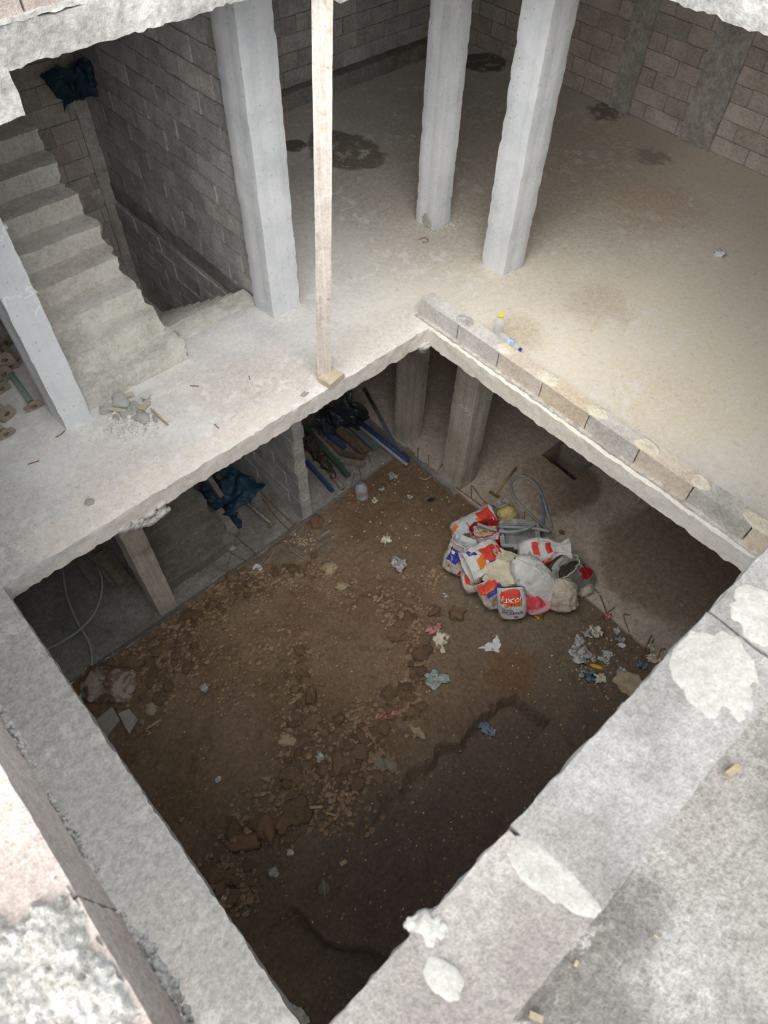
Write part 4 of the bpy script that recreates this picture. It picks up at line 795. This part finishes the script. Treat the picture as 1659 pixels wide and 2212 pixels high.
class Sack:
    def __init__(s, B, T, w_, d_, style, seed, fold=1.0, ground=-9, bend=0.0):
        s.B = np.array(B, float); s.T = np.array(T, float); s.ax = s.T-s.B; s.L = np.linalg.norm(s.ax); s.w = w_/2; s.d = d_/2; s.p = np.array(PROF[style]); s.seed = seed; s.fold = fold; s.ground = ground; s.style = style; s.bend = bend
        s.front = CAM-(s.B+s.T)/2
    def S(s, a, v, off=0.0, shrink=1.0):
        a = np.asarray(a, float); v = np.asarray(v, float)
        rx = np.interp(v, s.p[:, 0], s.p[:, 1])*s.w*shrink; ry = np.interp(v, s.p[:, 0], s.p[:, 2])*s.d*shrink
        c, q = np.cos(a), np.sin(a); ex = 0.75; X = np.sign(c)*abs(c)**ex*rx; Y = np.sign(q)*abs(q)**ex*ry
        P = np.stack([np.cos(a)*1.4, np.sin(a)*1.4, v*2.4], -1)
        n1 = fbm(P, 1.1, s.seed, 2); n2 = 1-2*abs(noise(P*[1, 1, .55], 3.2, s.seed+3)); n3 = 1-2*abs(noise(P, 6.5, s.seed+5))
        nk = np.interp(v, [0, .1, .5, .8, 1], [.15, .5, .6, 1.2, 1.1])
        fr = np.sin(a*9+4*noise(P, 1.3, s.seed+8))*np.interp(v, [0, .5, .8, 1], [0, .12, .9, .7])
        n4 = 1-2*abs(noise(P*[1, 1, 1.6], 12, s.seed+6)); k = 1+s.fold*(0.12*n1+nk*(0.085*n2+0.05*n3+0.018*n4)+0.06*fr)
        X = X*k; Y = Y*k+s.bend*np.sin(v*math.pi)*s.L*0.5; Zz = v*s.L+0.02*s.fold*n1*s.L*(v > .9)
        V = place(np.stack([X, Y, Zz], -1).reshape(-1, 3), s.B, s.ax, s.front)
        return V
    def N(s, a, v):
        e = 1e-3; p = s.S(a, v); t1 = s.S(a+e*5, v)-p; t2 = s.S(a, np.clip(v+e*3, 0, 1))-s.S(a, np.clip(v-e*3, 0, 1)); n = np.cross(t1, t2); return n/(np.linalg.norm(n, axis=1)[:, None]+1e-12)
    def flat(s, V):
        lo = s.ground+0.012; z = V[:, 2]; V = V.copy(); V[:, 2] = np.where(z < lo+.05, lo+.05*np.exp((np.minimum(z, lo+.05)-lo-.05)/.05), z); return V
    def mesh(s, nu=84, nv=64, v0=0., v1=1., shrink=1.0):
        a = np.linspace(-math.pi/2-math.pi, math.pi/2, nu+1)[:-1]; v = np.concatenate([np.linspace(0, .12, 8)[:-1], np.linspace(.12, 1, nv-7)]) if v0 == 0 else np.linspace(v0, v1, nv)
        A, Vv = np.meshgrid(a, v, indexing='ij'); P = s.flat(s.S(A.ravel(), Vv.ravel(), shrink=shrink)); m_ = len(v); F = []
        for i in range(nu):
            for j in range(m_-1): F.append((i*m_+j, ((i+1) % nu)*m_+j, ((i+1) % nu)*m_+j+1, i*m_+j+1))
        return P, F
def textVF(txt, size=1.0, shear=0.0):
    c = bpy.data.curves.new('t', 'FONT'); c.body = txt; c.size = size; c.align_x = 'CENTER'; c.align_y = 'CENTER'; c.resolution_u = 2; c.shear = shear
    o = bpy.data.objects.new('t', c); COL.objects.link(o); bpy.context.view_layer.update(); me = bpy.data.meshes.new_from_object(o.evaluated_get(bpy.context.evaluated_depsgraph_get()))
    bm = bmesh.new(); bm.from_mesh(me); bmesh.ops.triangulate(bm, faces=bm.faces[:]); bmesh.ops.subdivide_edges(bm, edges=bm.edges[:], cuts=2, use_grid_fill=True); bm.to_mesh(me); bm.free()
    V = np.array([v.co[:] for v in me.vertices]); F = [tuple(p.vertices) for p in me.polygons]; bpy.data.objects.remove(o); bpy.data.curves.remove(c); bpy.data.meshes.remove(me); return V, F
def sack(label, base, top, w_, d_, style, mat, seed, prints=(), fold=1.0, ground=None, inner=None, bend=0.0, cat='sack'):
    B = at(base[0], base[1], GS+base[2]); T = at(top[0], top[1], GS+top[2])
    s = Sack(B, T, w_, d_, style, seed, fold, GS if ground is None else ground, bend)
    root = empty('sack', B*[1, 1, 0]+[0, 0, s.ground], label=label, cat=cat); O = np.array(root.location)
    V, F = s.mesh(); obj('bag', mesh('bag', V-O, F), mat, root)
    if style == 'open' or inner:
        V, F = s.mesh(56, 16, .62, 1.0, .965); n = len(V); obj('lining', mesh('lining', V-O, [f[::-1] for f in F]), SM['white'] if inner is None else inner[0], root)
        a = np.linspace(0, 2*math.pi, 28, endpoint=False); rings = []
        for t in np.linspace(0.02, 0.93, 8): rings.append(s.S(a, np.full(28, .70+.06*(1-t)), shrink=t))
        V = np.concatenate(rings); V += nvec(V, 14, seed+40)*.03; F = [(i*28+j, i*28+(j+1) % 28, (i+1)*28+(j+1) % 28, (i+1)*28+j) for i in range(7) for j in range(28)]+[tuple(range(28))]
        obj('contents', mesh('contents', V-O, F), inner[1] if inner else M['charcoal'], root)
        V = s.flat(s.S(np.linspace(0, 2*math.pi, 57), np.full(57, 1.0), shrink=.985)); V, F = tubeVF(V, .007, 6); obj('rim', mesh('rim', V-O, F), SM['white'] if inner is None else inner[0], root)
    for p in prints:
        if p[0] == 'panel':
            _, s0, s1, v0, v1, mt = p[:6]; a = np.linspace(s0, s1, 36)-math.pi/2; v = np.linspace(v0, v1, 36); A, Vv = np.meshgrid(a, v, indexing='ij'); A = A.ravel(); Vv = Vv.ravel()
            if len(p) > 6: Vv = Vv+p[6]*np.sin((A+math.pi/2)*4+seed)*.03; A = A+p[6]*np.sin(Vv*18+seed)*.08
            V = s.flat(s.S(A, Vv)+s.N(A, Vv)*(.005+.002*(len(p) > 7 and p[7]))); obj('printed_panel', mesh('printed_panel', V-O, gridface(a, v)), mt, root)
        else:
            _, txt, sc_, vc, hv, mt, sh, rot = p; V, F = textVF(txt, 1.0, sh) if isinstance(txt, str) else txt
            c_, q_ = math.cos(rot), math.sin(rot); x = (V[:, 0]*c_-V[:, 1]*q_)*hv; y = (V[:, 0]*q_+V[:, 1]*c_)*hv
            A = sc_+x/s.w*1.0-math.pi/2; Vv = np.clip(vc+y/s.L, 0, 1); P = s.flat(s.S(A, Vv)+s.N(A, Vv)*.011); obj('lettering', mesh('lettering', P-O, F, False), mt, root)
    return root, s
def squiggle(seed, n=5, w_=2.4):
    """flowing script drawn as ribbons, baseline with loops and dots"""
    r = random.Random(seed); parts = []
    for i in range(n):
        x0 = -w_/2+w_*i/n; pts = [(x0, r.uniform(-.1, .1)), (x0+.1, r.uniform(.2, .6)), (x0+.2, r.uniform(-.1, .1)), (x0+.34, r.uniform(-.3, .1)), (x0+w_/n*.9, r.uniform(-.05, .2))]
        P = spline(np.array([(a, b, 0) for a, b in pts]), 5); d = np.gradient(P, axis=0); nn = np.stack([-d[:, 1], d[:, 0], 0*d[:, 0]], -1); nn /= np.linalg.norm(nn, axis=1)[:, None]+1e-9
        V = np.concatenate([P+nn*.045, P-nn*.045]); k = len(P); parts.append((V, [(j, j+1, k+j+1, k+j) for j in range(k-1)]))
        q = (x0+.15, .75 if r.random() < .6 else -.45); parts.append((np.array([(q[0]-.05, q[1], 0), (q[0], q[1]-.05, 0), (q[0]+.05, q[1], 0), (q[0], q[1]+.05, 0)]), [(0, 1, 2, 3)]))
    return join(parts)
GS = -3.5
WT = SM['white']; BL = PR['blue']
sack('white flour sack printed luxor lying with a blue bag in its open mouth', (978, 1160, .14), (1066, 1116, .27), .36, .28, 'open', SM['grey'], 1, [('panel', -.9, 1.0, .66, .97, PR['red'], 1), ('panel', -.35, .25, .58, .68, PR['orange'], 1), ('text', 'luxor', .15, .80, .09, PR['white'], .2, -math.pi/2), ('text', squiggle(3, 4), .1, .48, .055, PR['black'], 0, -math.pi/2), ('panel', .15, .65, .16, .3, PR['brown'], 1), ('panel', -.4, .4, .36, .385, PR['red'], .3), ('panel', -.8, -.3, .05, .2, PR['orange'], 1)], .55, inner=(WT, PR['blueb']))
sack('lilac and red sack standing with a wide open mouth left of the crate', (1056, 1186, .02), (1046, 1140, .46), .37, .34, 'open', SM['lilac'], 2, [('panel', -1.25, .3, .2, .5, PR['dred'], 1), ('panel', .4, 1.3, .3, .8, PR['dred'], 1)], .9, inner=(PR['dred'], M['stone']))
sack('bulging sack with blue and red print at the left end of the heap', (978, 1232, .07), (1003, 1170, .5), .34, .3, 'open', SM['dirty'], 3, [('panel', -.8, .1, .42, .82, BL, 1), ('panel', .15, 1.0, .5, .93, PR['red'], 1), ('text', squiggle(5, 3), -.35, .58, .06, PR['white'], 0, -1.1), ('panel', -.5, -.2, .66, .76, PR['white'], 1, 1), ('panel', .3, .8, .18, .3, PR['dred'], 1)], 1, inner=(WT, PR['teal']))
sack('filled sack at the lower left of the heap, mostly covered', (1000, 1258, .1), (1046, 1248, .24), .3, .28, 'heap', SM['dirty'], 5, [('panel', -.5, .2, .3, .5, PR['red'], 1)], 1.1)
sack('sack with a red and blue printed flap left of the luxor sack', (1078, 1304, .07), (1050, 1252, .38), .34, .3, 'closed', SM['dirty'], 6, [('panel', -.9, 1.0, .70, .97, PR['red'], 1), ('panel', -.3, 1.0, .6, .76, BL, 1, 1), ('panel', -.7, .1, .74, .8, PR['orange'], 1, 1)], 1.1)
sack('upright grey white flour sack printed luxor pro in front of the heap', (1108, 1330, .08), (1103, 1268, .52), .35, .26, 'closed', SM['grey'], 7, [('panel', -.8, .7, .66, .95, PR['red'], .8), ('panel', -.35, .75, .54, .68, PR['orange'], .8), ('text', 'luxor', -.02, .75, .105, PR['white'], .25, 0), ('text', 'PRO', .1, .61, .065, PR['dred'], 0, 0), ('text', 'Farine', -.35, .47, .045, PR['black'], .3, -.1), ('text', 'de luxe', -.05, .38, .075, PR['black'], .3, -.08), ('panel', -.55, .6, .31, .325, PR['red'], .2), ('panel', .1, .32, .14, .2, PR['brown'], 1), ('panel', -1.1, -.6, .05, .2, PR['orange'], 1)], .42)
sack('pink and red sack between the luxor sack and the beige sack', (1168, 1318, .05), (1140, 1258, .42), .34, .3, 'heap', SM['pink'], 10, [('panel', -1.1, .5, .34, .8, SM['red'], 1)], 1.0)
sack('beige sack with faded pink marks standing at the right front', (1214, 1312, .09), (1214, 1250, .5), .38, .34, 'heap', SM['beige'], 11, [('panel', -.7, -.1, .05, .12, PR['brown'], 1)], 1.1)
sack('dark open sack with a red patch at the right end of the heap', (1258, 1262, .03), (1222, 1222, .42), .38, .34, 'open', SM['dark'], 13, [('panel', .25, 1.25, .4, .82, PR['dred'], 1), ('text', squiggle(8, 2), .8, .5, .03, PR['orange'], 0, 0)], .9, inner=(WT, M['charcoal']))
sack('small dirty sack tucked under the right end of the heap', (1266, 1280, .05), (1254, 1262, .16), .22, .2, 'heap', SM['dirty'], 14, [], 1.2)
sack('small cream bundle poking out behind the dark sack', (1262, 1246, .06), (1280, 1240, .14), .16, .14, 'heap', SM['cream'], 15, [], 1.4)
sack('cream cloth sack slumped in the middle of the heap', (1078, 1262, .22), (1096, 1196, .58), .48, .4, 'tied', SM['cream'], 8, [], 1.5)
sack('white sack with big blue lettering lying open towards the lower left', (1082, 1192, .42), (1008, 1226, .46), .40, .2, 'open', WT, 4, [('panel', -.9, -.1, .12, .5, BL, 1), ('text', 'ulla', -.5, .28, .13, PR['white'], 0, math.pi-.2), ('panel', -.1, .7, .2, .62, PR['red'], 1), ('panel', .0, .5, .05, .18, PR['red'], 1), ('panel', -.3, .2, .58, .8, PR['orange'], 1), ('panel', .4, .9, .7, .9, BL, 1), ('text', 'o', .65, .8, .1, PR['white'], 0, math.pi)], .9, inner=(WT, WT))
sack('large plump white sack leaning across the middle of the heap', (1188, 1292, .12), (1112, 1206, .74), .44, .38, 'heap', WT, 9, [], .8)
sack('white sack with red squares lying on top with its neck to the right', (1118, 1196, .4), (1232, 1184, .56), .36, .3, 'tied', WT, 12, [('panel', -.55, .15, .3, .42, PR['red'], .6), ('panel', .55, 1.2, .32, .46, PR['red'], .6), ('panel', .75, 1.3, .46, .62, PR['red'], 1), ('panel', -.5, .2, .56, .66, PR['red'], 1), ('panel', .2, .6, .66, .74, SM['pink'], 1), ('panel', .0, .3, .18, .26, PR['green'], 1)], 1.1, inner=(WT, WT))
yb, _ = sack('yellow woven sack stuffed with clear plastic behind the heap', (1102, 1128, .06), (1084, 1086, .42), .26, .22, 'tied', SM['yellow'], 16, [], 1.1, inner=(M['plast'], M['plast']))
# crate
cb = at(1115, 1178, GS+.12); cr = empty('mortar_tub', cb, label='grey plastic mortar tub with thick rim standing among the sacks', cat='tub')
ex = at(1165, 1170, GS+.3)-at(1080, 1168, GS+.3); ex[2] = 0; ex /= np.linalg.norm(ex); ey = np.array([-ex[1], ex[0], 0]); H = .26; tw, td = .46, .34; tubm = plain('tub_grey', (150, 154, 152), (176, 178, 176), sc=10, rough=.7, dirt=((196, 194, 188), .5))
def loc(x, y, z): return ex*x+ey*y+np.array([0, 0, z])
outer = [(-.42, -.3), (.42, -.3), (.42, .3), (-.42, .3)]; sc_ = np.array([tw, td]); V = []; F = []
for (z, k) in ((0, .82), (H, 1.0), (H, .9), (.03, .74)):
    for (x, y) in outer: V.append(loc(x/.42*.5*tw*k, y/.3*.5*td*k, z))
for r_ in range(3):
    for j in range(4): F.append((r_*4+j, r_*4+(j+1) % 4, (r_+1)*4+(j+1) % 4, (r_+1)*4+j))
F += [(3, 2, 1, 0), (12, 13, 14, 15)]; obj('basin', mesh('basin', V, F, False), tubm, cr)
for (a, b) in (((-.54, -.54), (.54, -.54)), ((.54, -.54), (.54, .54)), ((.54, .54), (-.54, .54)), ((-.54, .54), (-.54, -.54))): V, F = beamVF(loc(a[0]*tw, a[1]*td, H), loc(b[0]*tw, b[1]*td, H), .035, .03, step=.05, amp=.003); obj('rim', mesh('rim', V, F, False), tubm, cr)
for sg in (-1, 1): V, F = beamVF(loc(-.1, sg*.62*td, H), loc(.1, sg*.62*td, H), .05, .03, step=.04, amp=.003); obj('handle', mesh('handle', V, F, False), tubm, cr)
# ------------------------------------------------------------------ litter on the soil
def sc_px(lb, cat, px, py, w_, h_, rot, mat, cr_=.025, rag=.3, name='scrap'): scrap(name, lb, cat, g(px, py), w_/350, h_/260, rot, mat, cr_, rag)
P0 = M['paper']; FO = M['foil']; CL = M['plast']
SCR = [('jagged white paper strip in the open space below the sacks', 'paper', 1073, 1392, 26, 50, .9, M['white'], .02, .7), ('pale crumpled paper beside the dirt lump', 'paper', 945, 1385, 54, 30, .3, P0, .02, .9), ('pink frayed plastic above the pale paper', 'plastic', 940, 1358, 18, 30, 1.2, M['pinkplast'], .05, .6),
       ('pale green plastic bag flattened on the soil', 'plastic bag', 944, 1470, 38, 40, .4, M['greenplast'], .04, .5), ('clear plastic bag at the top of the soil heap', 'plastic bag', 860, 1220, 40, 30, .2, CL, .05, .5), ('pink plastic rag half buried in the clods', 'plastic', 838, 1546, 24, 34, 1.1, M['pinkplast'], .05, .7),
       ('blue grey plastic scrap at the trench edge', 'plastic', 1044, 1568, 26, 40, .2, M['blueplast'], .05, .6), ('gold snack wrapper at the foot of the pink sack', 'wrapper', 1160, 1331, 18, 12, 0, M['gold'], .04, .5), ('crumpled netting at the right of the sacks', 'plastic', 1311, 1334, 20, 10, -.3, M['pinkplast'], .03, .6),
       ('grey crumpled paper in the litter, furthest up', 'paper', 1283, 1368, 26, 26, 0, P0, .06, .4), ('silver foil touching the grey crumpled paper', 'foil', 1267, 1372, 12, 16, .4, FO, .03, .6), ('silver foil scrap left of the litter', 'foil', 1250, 1386, 26, 18, .3, FO, .03, .8), ('clear plastic flower shaped wrap in the litter', 'plastic', 1250, 1417, 36, 38, .2, CL, .05, .5),
       ('bright foil fan in the middle of the litter', 'foil', 1310, 1413, 22, 12, .5, FO, .02, .7), ('small foil bit below the foil fan', 'foil', 1280, 1427, 10, 18, .1, FO, .02, .7), ('foil bit right of the yellow packet', 'foil', 1298, 1426, 12, 14, .7, FO, .02, .7), ('foil curl at the right of the small foil bits', 'foil', 1308, 1431, 10, 18, -.4, FO, .02, .7),
       ('yellow flat packet standing among the foil', 'packet', 1288, 1441, 9, 22, .5, M['gold'], .006, .05), ('folded white foil near the concrete edge', 'foil', 1331, 1364, 18, 10, .5, FO, .02, .3), ('small white paper square below the folded foil', 'paper', 1343, 1395, 12, 12, .6, M['white'], .01, .1), ('clear torn plastic above the paper square', 'plastic', 1340, 1383, 14, 14, .1, CL, .03, .7),
       ('crumpled foil left of the dark plastic', 'foil', 1256, 1457, 18, 12, .2, FO, .04, .6), ('blue grey plastic cup crushed in the litter', 'plastic cup', 1273, 1464, 16, 20, .3, M['blueplast'], .06, .2), ('pinkish white paper right of the crushed cup', 'paper', 1294, 1467, 28, 20, .1, P0, .03, .4), ('small sparkling foil above the brown paper bag', 'foil', 1343, 1449, 12, 12, 0, FO, .02, .6),
       ('large brown paper bag with blue print by the parapet', 'paper bag', 1355, 1478, 56, 52, .2, M['brownpaper'], .04, .25), ('grey paper leaning on the rods', 'paper', 1403, 1404, 18, 14, .4, P0, .04, .4), ('grey white rag hanging below the leaning rods', 'rag', 1412, 1425, 16, 26, .5, P0, .05, .4), ('blue grey scrap at the foot of the rods', 'plastic', 1386, 1441, 20, 14, .4, M['blueplast'], .04, .5),
       ('beige torn paper left of the sacks', 'paper', 833, 1166, 30, 18, .2, P0, .03, .6), ('white square tile chip near the kerb', 'tile', 556, 1228, 22, 18, .3, M['white'], .008, .1), ('clear plastic scrap in the kerb corner', 'plastic', 848, 1030, 22, 14, -.5, CL, .03, .6), ('white plastic scrap below the kerb corner', 'plastic', 825, 1059, 16, 8, .2, FO, .03, .5), ('pale scrap on the soil right of the jug', 'paper', 810, 1083, 16, 10, .9, P0, .03, .4),
       ('black burnt patch of plastic on the soil', 'plastic', 931, 1082, 18, 10, .1, M['blacktarp'], .02, .8), ('small white scrap under the black patch', 'plastic', 885, 1075, 12, 10, .1, FO, .02, .6), ('white crumb of paper near the sack heap', 'paper', 962, 1288, 10, 8, 0, M['white'], .02, .4), ('small clear plastic ring on the soil heap', 'plastic', 692, 1638, 16, 18, .1, CL, .02, .6), ('white paper shred on the soil at the slab edge', 'paper', 490, 1941, 14, 22, .2, P0, .01, .4),
       ('pale paper at the very bottom of the pit', 'paper', 640, 2190, 18, 34, .3, P0, .03, .4), ('white flake on the soil left of the rocks', 'paper', 472, 1685, 11, 8, 0, M['white'], .02, .3), ('pale flake below the large rock', 'paper', 627, 1842, 12, 10, 0, P0, .02, .3), ('brown tile fragment right of the crate', 'tile', 1213, 1151, 14, 10, .4, M['rebar'], .012, .3), ('little white shred on the dark damp floor', 'paper', 1471, 1308, 9, 6, 0, FO, .02, .6)]
for lb, ct, x, y, a, b, rot, mt, c_, rg in SCR: sc_px(lb, ct, x, y, a, b, rot, mt, c_, rg)
# flat boards and old sack at left
for i, (q, lb) in enumerate((([(210, 1556), (243, 1529), (262, 1556), (232, 1592)], 'grey flat board on the soil by the left slab edge'), ([(259, 1546), (280, 1533), (300, 1556), (283, 1590)], 'second grey board leaning beside the flat board'))):
    P_ = [g(*c)+np.array([0, 0, .03+.05*i*(k in (0, 3))]) for k, c in enumerate(q)]; V = np.array(P_+[p-np.array([0, 0, .018]) for p in P_]); obj('flat_board', mesh('flat_board', V, [(3, 2, 1, 0), (4, 5, 6, 7), (0, 1, 5, 4), (1, 2, 6, 5), (2, 3, 7, 6), (3, 0, 4, 7)], False), plain('dusty_board', (168, 160, 148), (184, 176, 164), sc=9, dirt=((110, 84, 62), .5)), None, label=lb, cat='board')
SG = GS; GS = -3.55
sack('old flattened sack smeared with brown mud at the left of the soil', (294, 1482, .07), (176, 1474, .07), .40, .14, 'closed', sackmat('old_sack', (170, 152, 138), (196, 180, 164), dirt=(112, 88, 72), lim=.46, amt=.9), 21, [], 1.1, ground=-3.56)
GS = SG
# rocks with a look of their own
RK = [(530, 1822, .17, .11, .08, M['rock'], 'reddish flat faced rock at the front of the rock row'), (578, 1792, .12, .15, .1, M['rock'], 'angular brown rock second in the rock row'), (615, 1776, .13, .1, .09, M['rock'], 'brown rock third in the rock row'), (645, 1752, .16, .14, .1, M['clod'], 'big round earth clod at the end of the rock row'), (985, 1328, .11, .1, .08, M['clod'], 'big pale earth lump left of the luxor sack'), (938, 1322, .1, .08, .06, M['clod'], 'dark earth lump beside the big pale lump'),
      (620, 1600, .12, .08, .06, M['stone'], 'cream speckled stone in the middle of the soil'), (325, 1535, .09, .08, .06, M['stone'], 'cream stone above the brown stick'), (905, 1584, .06, .12, .05, M['stone'], 'oval tan stone near the trench'), (712, 1229, .1, .08, .05, M['stone'], 'cream earth lump at the top of the soil'), (822, 1650, .07, .13, .04, M['flatstone'], 'left one of two grey flat stones'), (845, 1650, .1, .09, .04, M['flatstone'], 'right one of two grey flat stones'),
      (700, 1922, .06, .1, .04, M['flatstone'], 'grey flat stone in the shaded trench'), (590, 1885, .06, .05, .03, M['greystone'], 'small pale stone near the dark corner'), (680, 1130, .13, .1, .08, M['rock'], 'red brown clod in front of the block wall end'), (735, 1268, .09, .06, .05, M['stone'], 'small cream lump on the upper soil'), (773, 1690, .1, .11, .05, M['clod'], 'square earth block near the trench edge'), (840, 1540, .1, .09, .06, M['clod'], 'dark clod beside the pink rag'), (890, 1540, .11, .09, .06, M['clod'], 'flat dark clod right of the pink rag'),
      (1230, 1409, .02, .02, .01, M['white'], 'round white bottle cap in the litter'), (442, 1488, .05, .05, .04, M['greystone'], 'small white stone on the soil heap'), (420, 1395, .06, .05, .04, M['clod'], 'rounded clod near the kerb')]
for i, (x, y, a, b, c_, mt, lb) in enumerate(RK):
    p = g(x, y); lump('rock', (p[0], p[1], p[2]+c_*.35), 1.0, mt, None, seed=200+i, sub=3, amp=.6, sc=1.5, flat=(a*.85, b*.85, c_*.9), rot=(0, 0, -.8+.4*(i % 3)), label=lb, cat='stone')
for (a, b, lb, wd) in (((664, 1746), (696, 1744), 'short white stick beside the big earth clod', .03), ((735, 1869), (748, 1860), 'small pale wood chip in the trench', .04), ((706, 1757), (725, 1763), 'brown splinter right of the white stick', .02), ((694, 1160), (712, 1148), 'pale green plastic strip near the jug', .02), ((520, 1241), (570, 1236), 'pale wooden lath below the white tile chip', .03)):
    beam('stick', g(*a)+[0, 0, .02], g(*b)+[0, 0, .02], wd, .012, M['straw'] if 'green' not in lb else M['greenplast'], label=lb, cat='stick')
# clods
def gmany(xy):
    r_ = np.array([ray(x, y) for x, y in xy]); z = np.full(len(r_), -3.52)
    for _ in range(3):
        P = CAM+r_*((z-CAMZ)/r_[:, 2])[:, None]; z = np.where((P[:, 0] < 5) & (P[:, 1] < 4.7), soil_h(P[:, 0], P[:, 1]), ZB)
    P[:, 2] = z; return P
CM = [lumpmesh('soil_clod', 60+i, 2, .5, 1.3, True) for i in range(9)]
CLU = [(420, 1330, 60, 30, 26), (520, 1270, 60, 26, 24), (640, 1235, 60, 20, 16), (370, 1420, 55, 40, 26), (330, 1480, 40, 40, 12), (650, 1480, 20, 60, 20), (655, 1570, 26, 60, 20), (640, 1660, 30, 50, 14), (880, 1340, 26, 36, 24), (905, 1420, 22, 40, 20), (880, 1510, 24, 40, 18), (790, 1580, 40, 40, 20), (770, 1640, 30, 30, 16), (740, 1680, 40, 40, 16), (560, 1790, 60, 26, 16), (480, 1900, 30, 30, 22), (520, 1940, 24, 20, 10), (600, 1720, 40, 40, 10), (700, 1280, 80, 30, 12), (500, 1450, 80, 60, 12), (850, 1300, 20, 20, 8), (720, 1770, 60, 30, 8), (930, 1250, 20, 20, 5), (600, 1400, 60, 60, 8)]
n = 0
for (cx_, cy_, sx, sy, k) in CLU:
    Q_ = gmany(np.stack([rng.normal(cx_, sx*.6, k), rng.normal(cy_, sy*.6, k)], -1))
    for i in range(k):
        if n >= 300: break
        p = Q_[i]
        if p[1] > 4.62 or p[0] > 4.9: continue
        r_ = float(np.clip(rng.lognormal(-3.2, .42), .02, .1)); o = obj('soil_clod', CM[n % 9], M['clod'], None, label='loose brown clod of dug earth lying on the pit floor', cat='soil clod', group='earth clods on the pit floor')
        o.location = (float(p[0]), float(p[1]), float(p[2])+r_*.5); o.scale = (r_*rng.uniform(.8, 1.4), r_, r_*rng.uniform(.5, .85)); o.rotation_euler = (rng.uniform(-.4, .4), rng.uniform(-.4, .4), rng.uniform(0, 6.3)); n += 1
pts = []; 
for (cx_, cy_, sx, sy, k) in CLU:
    Q_ = gmany(np.stack([rng.normal(cx_, sx*.9, k*14), rng.normal(cy_, sy*.9, k*14)], -1))
    for p in Q_:
        if p[1] > 4.66 or p[0] > 4.95: continue
        r_ = float(np.clip(rng.lognormal(-4.25, .55), .004, .032)); pts.append((p+[0, 0, r_*.55], r_, (1.2, 1, .85)))
XY = np.stack([rng.uniform(-.6, 4.9, 2200), rng.uniform(-.2, 4.6, 2200)], -1); HH = soil_h(XY[:, 0], XY[:, 1])
for (x_, y_), h in zip(XY, HH):
    r_ = float(np.clip(rng.lognormal(-4.8, .5), .003, .02)); pts.append(((x_, y_, h+r_*.3), r_, (1.2, 1, .7)))
V, F = lumpsVF(pts, 5, 1); obj('soil_crumbs', mesh('soil_crumbs', V, F, False), M['clod'], None, label='small brown crumbs of earth strewn over the pit', cat='soil crumbs', kind='stuff')
pts = []; XY = []
for i in range(420):
    if i < 200: x, y = rng.uniform(350, 1250), rng.uniform(1200, 2000)
    elif i < 300: x, y = rng.normal(1290, 45), rng.normal(1420, 55)
    elif i < 360: x, y = rng.normal(655, 24), rng.normal(1170, 12)
    else: x, y = rng.normal(850, 90), rng.normal(1110, 50)
    XY.append((x, y))
for i, p in enumerate(gmany(XY)):
    r_ = float(rng.uniform(.004, .011))*(1.3 if i > 200 else 1); pts.append((p+[0, 0, r_*.4], r_, (1.3, 1, .6)))
V, F = lumpsVF(pts, 6, 1); obj('pale_crumbs', mesh('pale_crumbs', V, F, False), M['stone'], None, label='tiny pale crumbs of plaster and stone scattered on the soil', cat='crumbs', kind='stuff')
